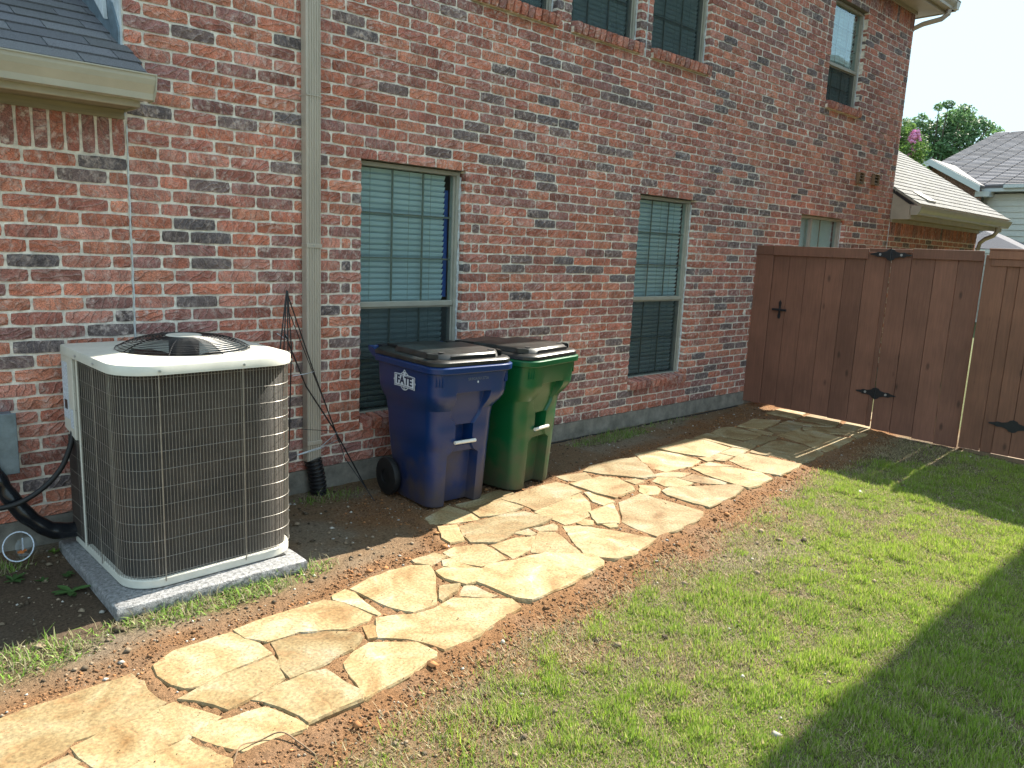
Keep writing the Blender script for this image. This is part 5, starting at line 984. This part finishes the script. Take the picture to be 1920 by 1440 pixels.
# visible shingle courses as real laps
m=MB(); 
for k in range(40):
    t0,t1=k/40,(k+1)/40; a=E1.lerp(R1,t0); b=E2.lerp(R2,t0); a2=E1.lerp(R1,t1+.003); b2=E2.lerp(R2,t1+.003); a,b=[v+Vector((-.012,0,.055)) for v in(a,b)]; a2,b2=[v+Vector((0,0,.03)) for v in(a2,b2)]
    N_=26
    for q_ in range(N_):
        p0=a.lerp(b,q_/N_); p1=a.lerp(b,(q_+1)/N_-.002); p2=a2.lerp(b2,(q_+1)/N_-.002); p3=a2.lerp(b2,q_/N_); m.add([tuple(v-fo) for v in(p0,p1,p2,p3,p0-Vector((0,0,.05)),p1-Vector((0,0,.05)))],[(0,3,2,1),(0,1,5,4)])
me=m.mesh('roof_shingles'); n=len(me.vertices)//6; cc=np.repeat(np.array([.165,.16,.18])*rng.uniform(.72,1.25,(n,1)),6,axis=0); color_attr(me,cc); o=link('roof_shingles',me,'shingle',far); o['kind']='stuff'
mb=MB(); 
for k in range(22):
    z0=.0+k*.185; mb.add([(24.3-25,3.52-1,z0+.2-.2),(24.3-25,-8-1,z0),(24.33-25,-8-1,z0+.19),(24.33-25,3.52-1,z0+.19),(24.33-25,3.52-1,z0),(24.33-25,-9,z0)],[(0,1,2,3),(4,5,1,0)])
o=mb.obj('siding_wall','siding',far); MB().box(-.60,-.05,2.52,2.64,0,4.2).obj('corner_board','siding',far)
MB().box(.05,8.9,-8.9,4.2,0,4.2).obj('wall','siding',far)
MB().box(-1.05,-1.0,-9,2.9,4.12,4.30).obj('fascia','fascia_far',far); MB().box(-1.0,.0,-9,2.9,4.12,4.15).obj('soffit','fascia_far',far); MB().prism([(-1.05,4.2),(-1.15,4.22),(-1.15,4.32),(-1.05,4.32)],'y',-9,2.0).obj('gutter','fascia_far',far)
# gable over the far entry
pk=(23.4,5.05,4.95); rf=(23.4,3.50,4.08); lf=(23.4,6.6,4.08)
FA([pk,rf,(28.5,3.5,4.08),(28.5,5.05,4.95)],[(0,1,2,3)],'gable_roof','shingle',th=.06,col=(.20,.19,.20)); FA([pk,lf,(28.5,6.6,4.08),(28.5,5.05,4.95)],[(3,2,1,0)],'gable_roof','shingle',th=.06,col=(.2,.19,.2))
for q_ in(rf,lf):
    a=Vector(pk)+Vector((-.06,0,-.02)); b=Vector(q_)+Vector((-.06,0,-.02)); d_=Vector((0,0,-.20)); FA([a,b,b+d_,a+d_],[(0,1,2,3)] if q_ is lf else [(0,3,2,1)],'gable_fascia','fascia_far',th=.04)
FA([(23.9,5.05,4.75),(23.9,3.6,3.95),(23.9,3.6,0),(23.9,6.5,0),(23.9,6.5,3.95)],[(0,4,3,2,1)],'gable_wall','brick',th=.1,col=(.16,.09,.075,.3)); FA([(23.9,4.0,3.7),(23.88,3.62,3.7),(23.88,3.62,2.2),(23.9,4.0,2.2)],[(0,1,2,3)],'gable_window','frame_dark',th=.02)
MB().box(3.05,3.45,2.65,3.15,6.12,6.20).obj('roof_vent','fascia_far',far); MB().box(-1.2,-.7,2.35,2.75,3.96,4.12).obj('gable_return','fascia_far',far)
# low porch roof
pr=empty('porch_roof',(21.6,1.9,0),'small dark hipped porch roof low in front of the siding house','porch')
m=MB(); m.add([(-.9,1.2,2.12),(-.9,-.62,2.05),(1.2,-.62,2.05),(1.2,1.2,2.12),(-.1,.75,2.62),(.3,.65,2.62)],[(0,4,5,1),(1,5,2),(2,5,4,3),(3,4,0),(0,1,2,3)]); me=m.mesh('porch_shingles'); color_attr(me,(.10,.10,.12)); link('porch_shingles',me,'shingle',pr)
MB().box(-.95,-.9,-.7,1.25,1.98,2.07).obj('porch_fascia','fascia_far',pr); 
for y in(-.5,1.0): MB().box(-.8,-.7,y-.05,y+.05,-.2,2.0).obj('post','siding',pr)
# trees
def tree(name,base,h,clumps,nleaf,ls,label,cat,cols,trunk_r=.12,blossom=None):
    t=empty(name,base,label,cat); B_=Vector(base)
    m=MB(); top=Vector((0,0,h*.55)); m.tube([(0,0,-.1),(.05,.03,h*.3),top],[trunk_r,trunk_r*.8,trunk_r*.55],10); m.obj('trunk','bark',t,smooth=True)
    lm=MB()
    for c,r in clumps: 
        c=Vector(c)-B_; mid=top.lerp(c,.5)+Vector((0,0,.1)); lm.tube([tuple(top*.8),tuple(mid),tuple(c)],[trunk_r*.4,trunk_r*.2,trunk_r*.06],5)
    lm.obj('branches','bark',t,smooth=True)
    w=np.array([r**2 for _,r in clumps]); w=w/w.sum(); k=rng.choice(len(clumps),nleaf,p=w); C0=np.array([tuple(Vector(c)-B_) for c,_ in clumps])[k]; Rr=np.array([r for _,r in clumps])[k]
    v=rng.normal(size=(nleaf,3)); v/=np.linalg.norm(v,axis=1,keepdims=True); rad=rng.uniform(.35,1.12,nleaf)**.6; # ragged shell
    P=C0+v*(rad*Rr)[:,None]*np.array([1,1,.85])
    nrm=v*.6+rng.normal(size=(nleaf,3))*.6+np.array([0,0,.5]); nrm/=np.linalg.norm(nrm,axis=1,keepdims=True); a=np.cross(nrm,rng.normal(size=(nleaf,3))); a/=np.linalg.norm(a,axis=1,keepdims=True); b=np.cross(nrm,a); s=(ls*rng.uniform(.6,1.4,nleaf))[:,None]
    V=np.stack([P-a*s,P+b*s*.42,P+a*s,P-b*s*.42+nrm*s*.2],1).reshape(-1,3); F=np.arange(nleaf*4).reshape(-1,4)
    clc=np.array(cols)[rng.integers(0,len(cols),len(clumps))][k]; col=clc*rng.uniform(.6,1.45,(nleaf,1)); me=np_mesh('crown',V,F,np.repeat(col,4,axis=0)); link('crown',me,'leaf',t)
    if blossom:
        for (c,r,hh) in blossom:
            c=Vector(c)-B_; m=MB(); 
            for q_ in range(26):
                tt=random.random(); rr=r*(1-.75*tt); a=random.uniform(0,6.28); p=c+Vector((rr*math.cos(a),rr*math.sin(a),hh*(tt-.4))); s_=random.uniform(.04,.07)
                m.add([tuple(p+Vector(d)*s_) for d in((1,0,0),(0,1,0),(-1,0,0),(0,-1,0),(0,0,1),(0,0,-1))],[(0,1,4),(1,2,4),(2,3,4),(3,0,4),(1,0,5),(2,1,5),(3,2,5),(0,3,5)])
            m.obj('blossom','pink',t)
    return t
random.seed(5)
cl=[]
for (y,z,r) in((9.4,7.0,.7),(8.9,7.3,.6),(8.4,6.9,.8),(7.9,7.5,.6),(7.5,7.75,.45),(7.2,7.3,.65),(6.8,7.5,.45),(6.5,7.1,.5),(6.1,6.95,.38),(7.6,6.7,.85),(8.7,6.2,.9),(6.9,6.3,.8),(9.6,6.2,.9),(7.8,5.8,.9),(6.2,6.3,.5),(10.2,6.6,.8),(7.45,8.0,.22),(6.95,7.85,.22),(5.95,7.15,.2),(9.35,7.65,.3),(8.85,7.85,.2),(7.9,8.0,.2),(6.55,7.5,.2),(8.0,5.0,1.0),(9.2,5.2,.9),(7.0,5.2,.8)):
    cl.append(((32+random.uniform(-.8,.8),y,z),r))
tree('shade_tree',(32,8.0,-.2),7.5,cl,15000,.085,'rounded dark green leafy tree rising behind the far rooftops','tree',[(.09,.17,.07),(.11,.20,.08),(.14,.25,.09),(.08,.16,.075)],.2)
cl=[((19+random.uniform(-.5,.5),y,z),r) for y,z,r in((4.6,4.6,.5),(4.2,4.95,.4),(4.0,4.4,.45),(3.75,4.65,.3),(4.9,5.1,.45),(4.5,5.35,.3),(3.85,4.1,.4),(5.3,4.8,.5),(4.5,4.0,.5),(4.35,5.0,.3),(4.0,5.2,.14))]
tree('flowering_tree',(19,4.6,-.2),4.0,cl,6500,.045,'small crape myrtle with pink blossom clusters just past the corner of the brick house','tree',[(.09,.17,.04),(.12,.21,.05),(.07,.14,.04)],.07,blossom=[((18.7,3.90,4.98),.10,.22),((18.6,3.78,4.90),.12,.30),((18.7,3.88,4.52),.12,.30),((18.7,4.36,5.05),.10,.2)])
# neighbour's house alongside the lawn: it throws the long shade over the grass and shows in the window glass
nh=empty('neighbour_house',(11,-8.17,-.2),'tall brown brick neighbouring house closing the far side of the side yard','house')
MB().box(-6.55,7,-5,4.48,0,5.95).obj('wall','kick',nh)
m=MB(); a,b,c,d=(-6.9,4.92,6.0),(7.4,4.92,6.0),(7.4,-5.4,6.0),(-6.9,-5.4,6.0); m.add([a,b,c,d,(-2,0,8.3),(2.5,0,8.3)],[(0,4,5,1),(1,5,2),(2,5,4,3),(3,4,0),(0,1,2,3)]); me=m.mesh('roof'); color_attr(me,(.12,.115,.115)); link('roof',me,'shingle',nh)
MB().box(-6.92,7.42,4.921,5.0,5.90,6.02).obj('gutter','gutter',nh)
for x in(-4.5,-1.2,2.4):
    w_=MB().box(x,x+.9,4.481,4.52,3.2,4.8).obj('window','frame',nh); MB().box(x+.05,x+.85,4.5201,4.53,3.25,4.75).obj('pane','tape',w_)
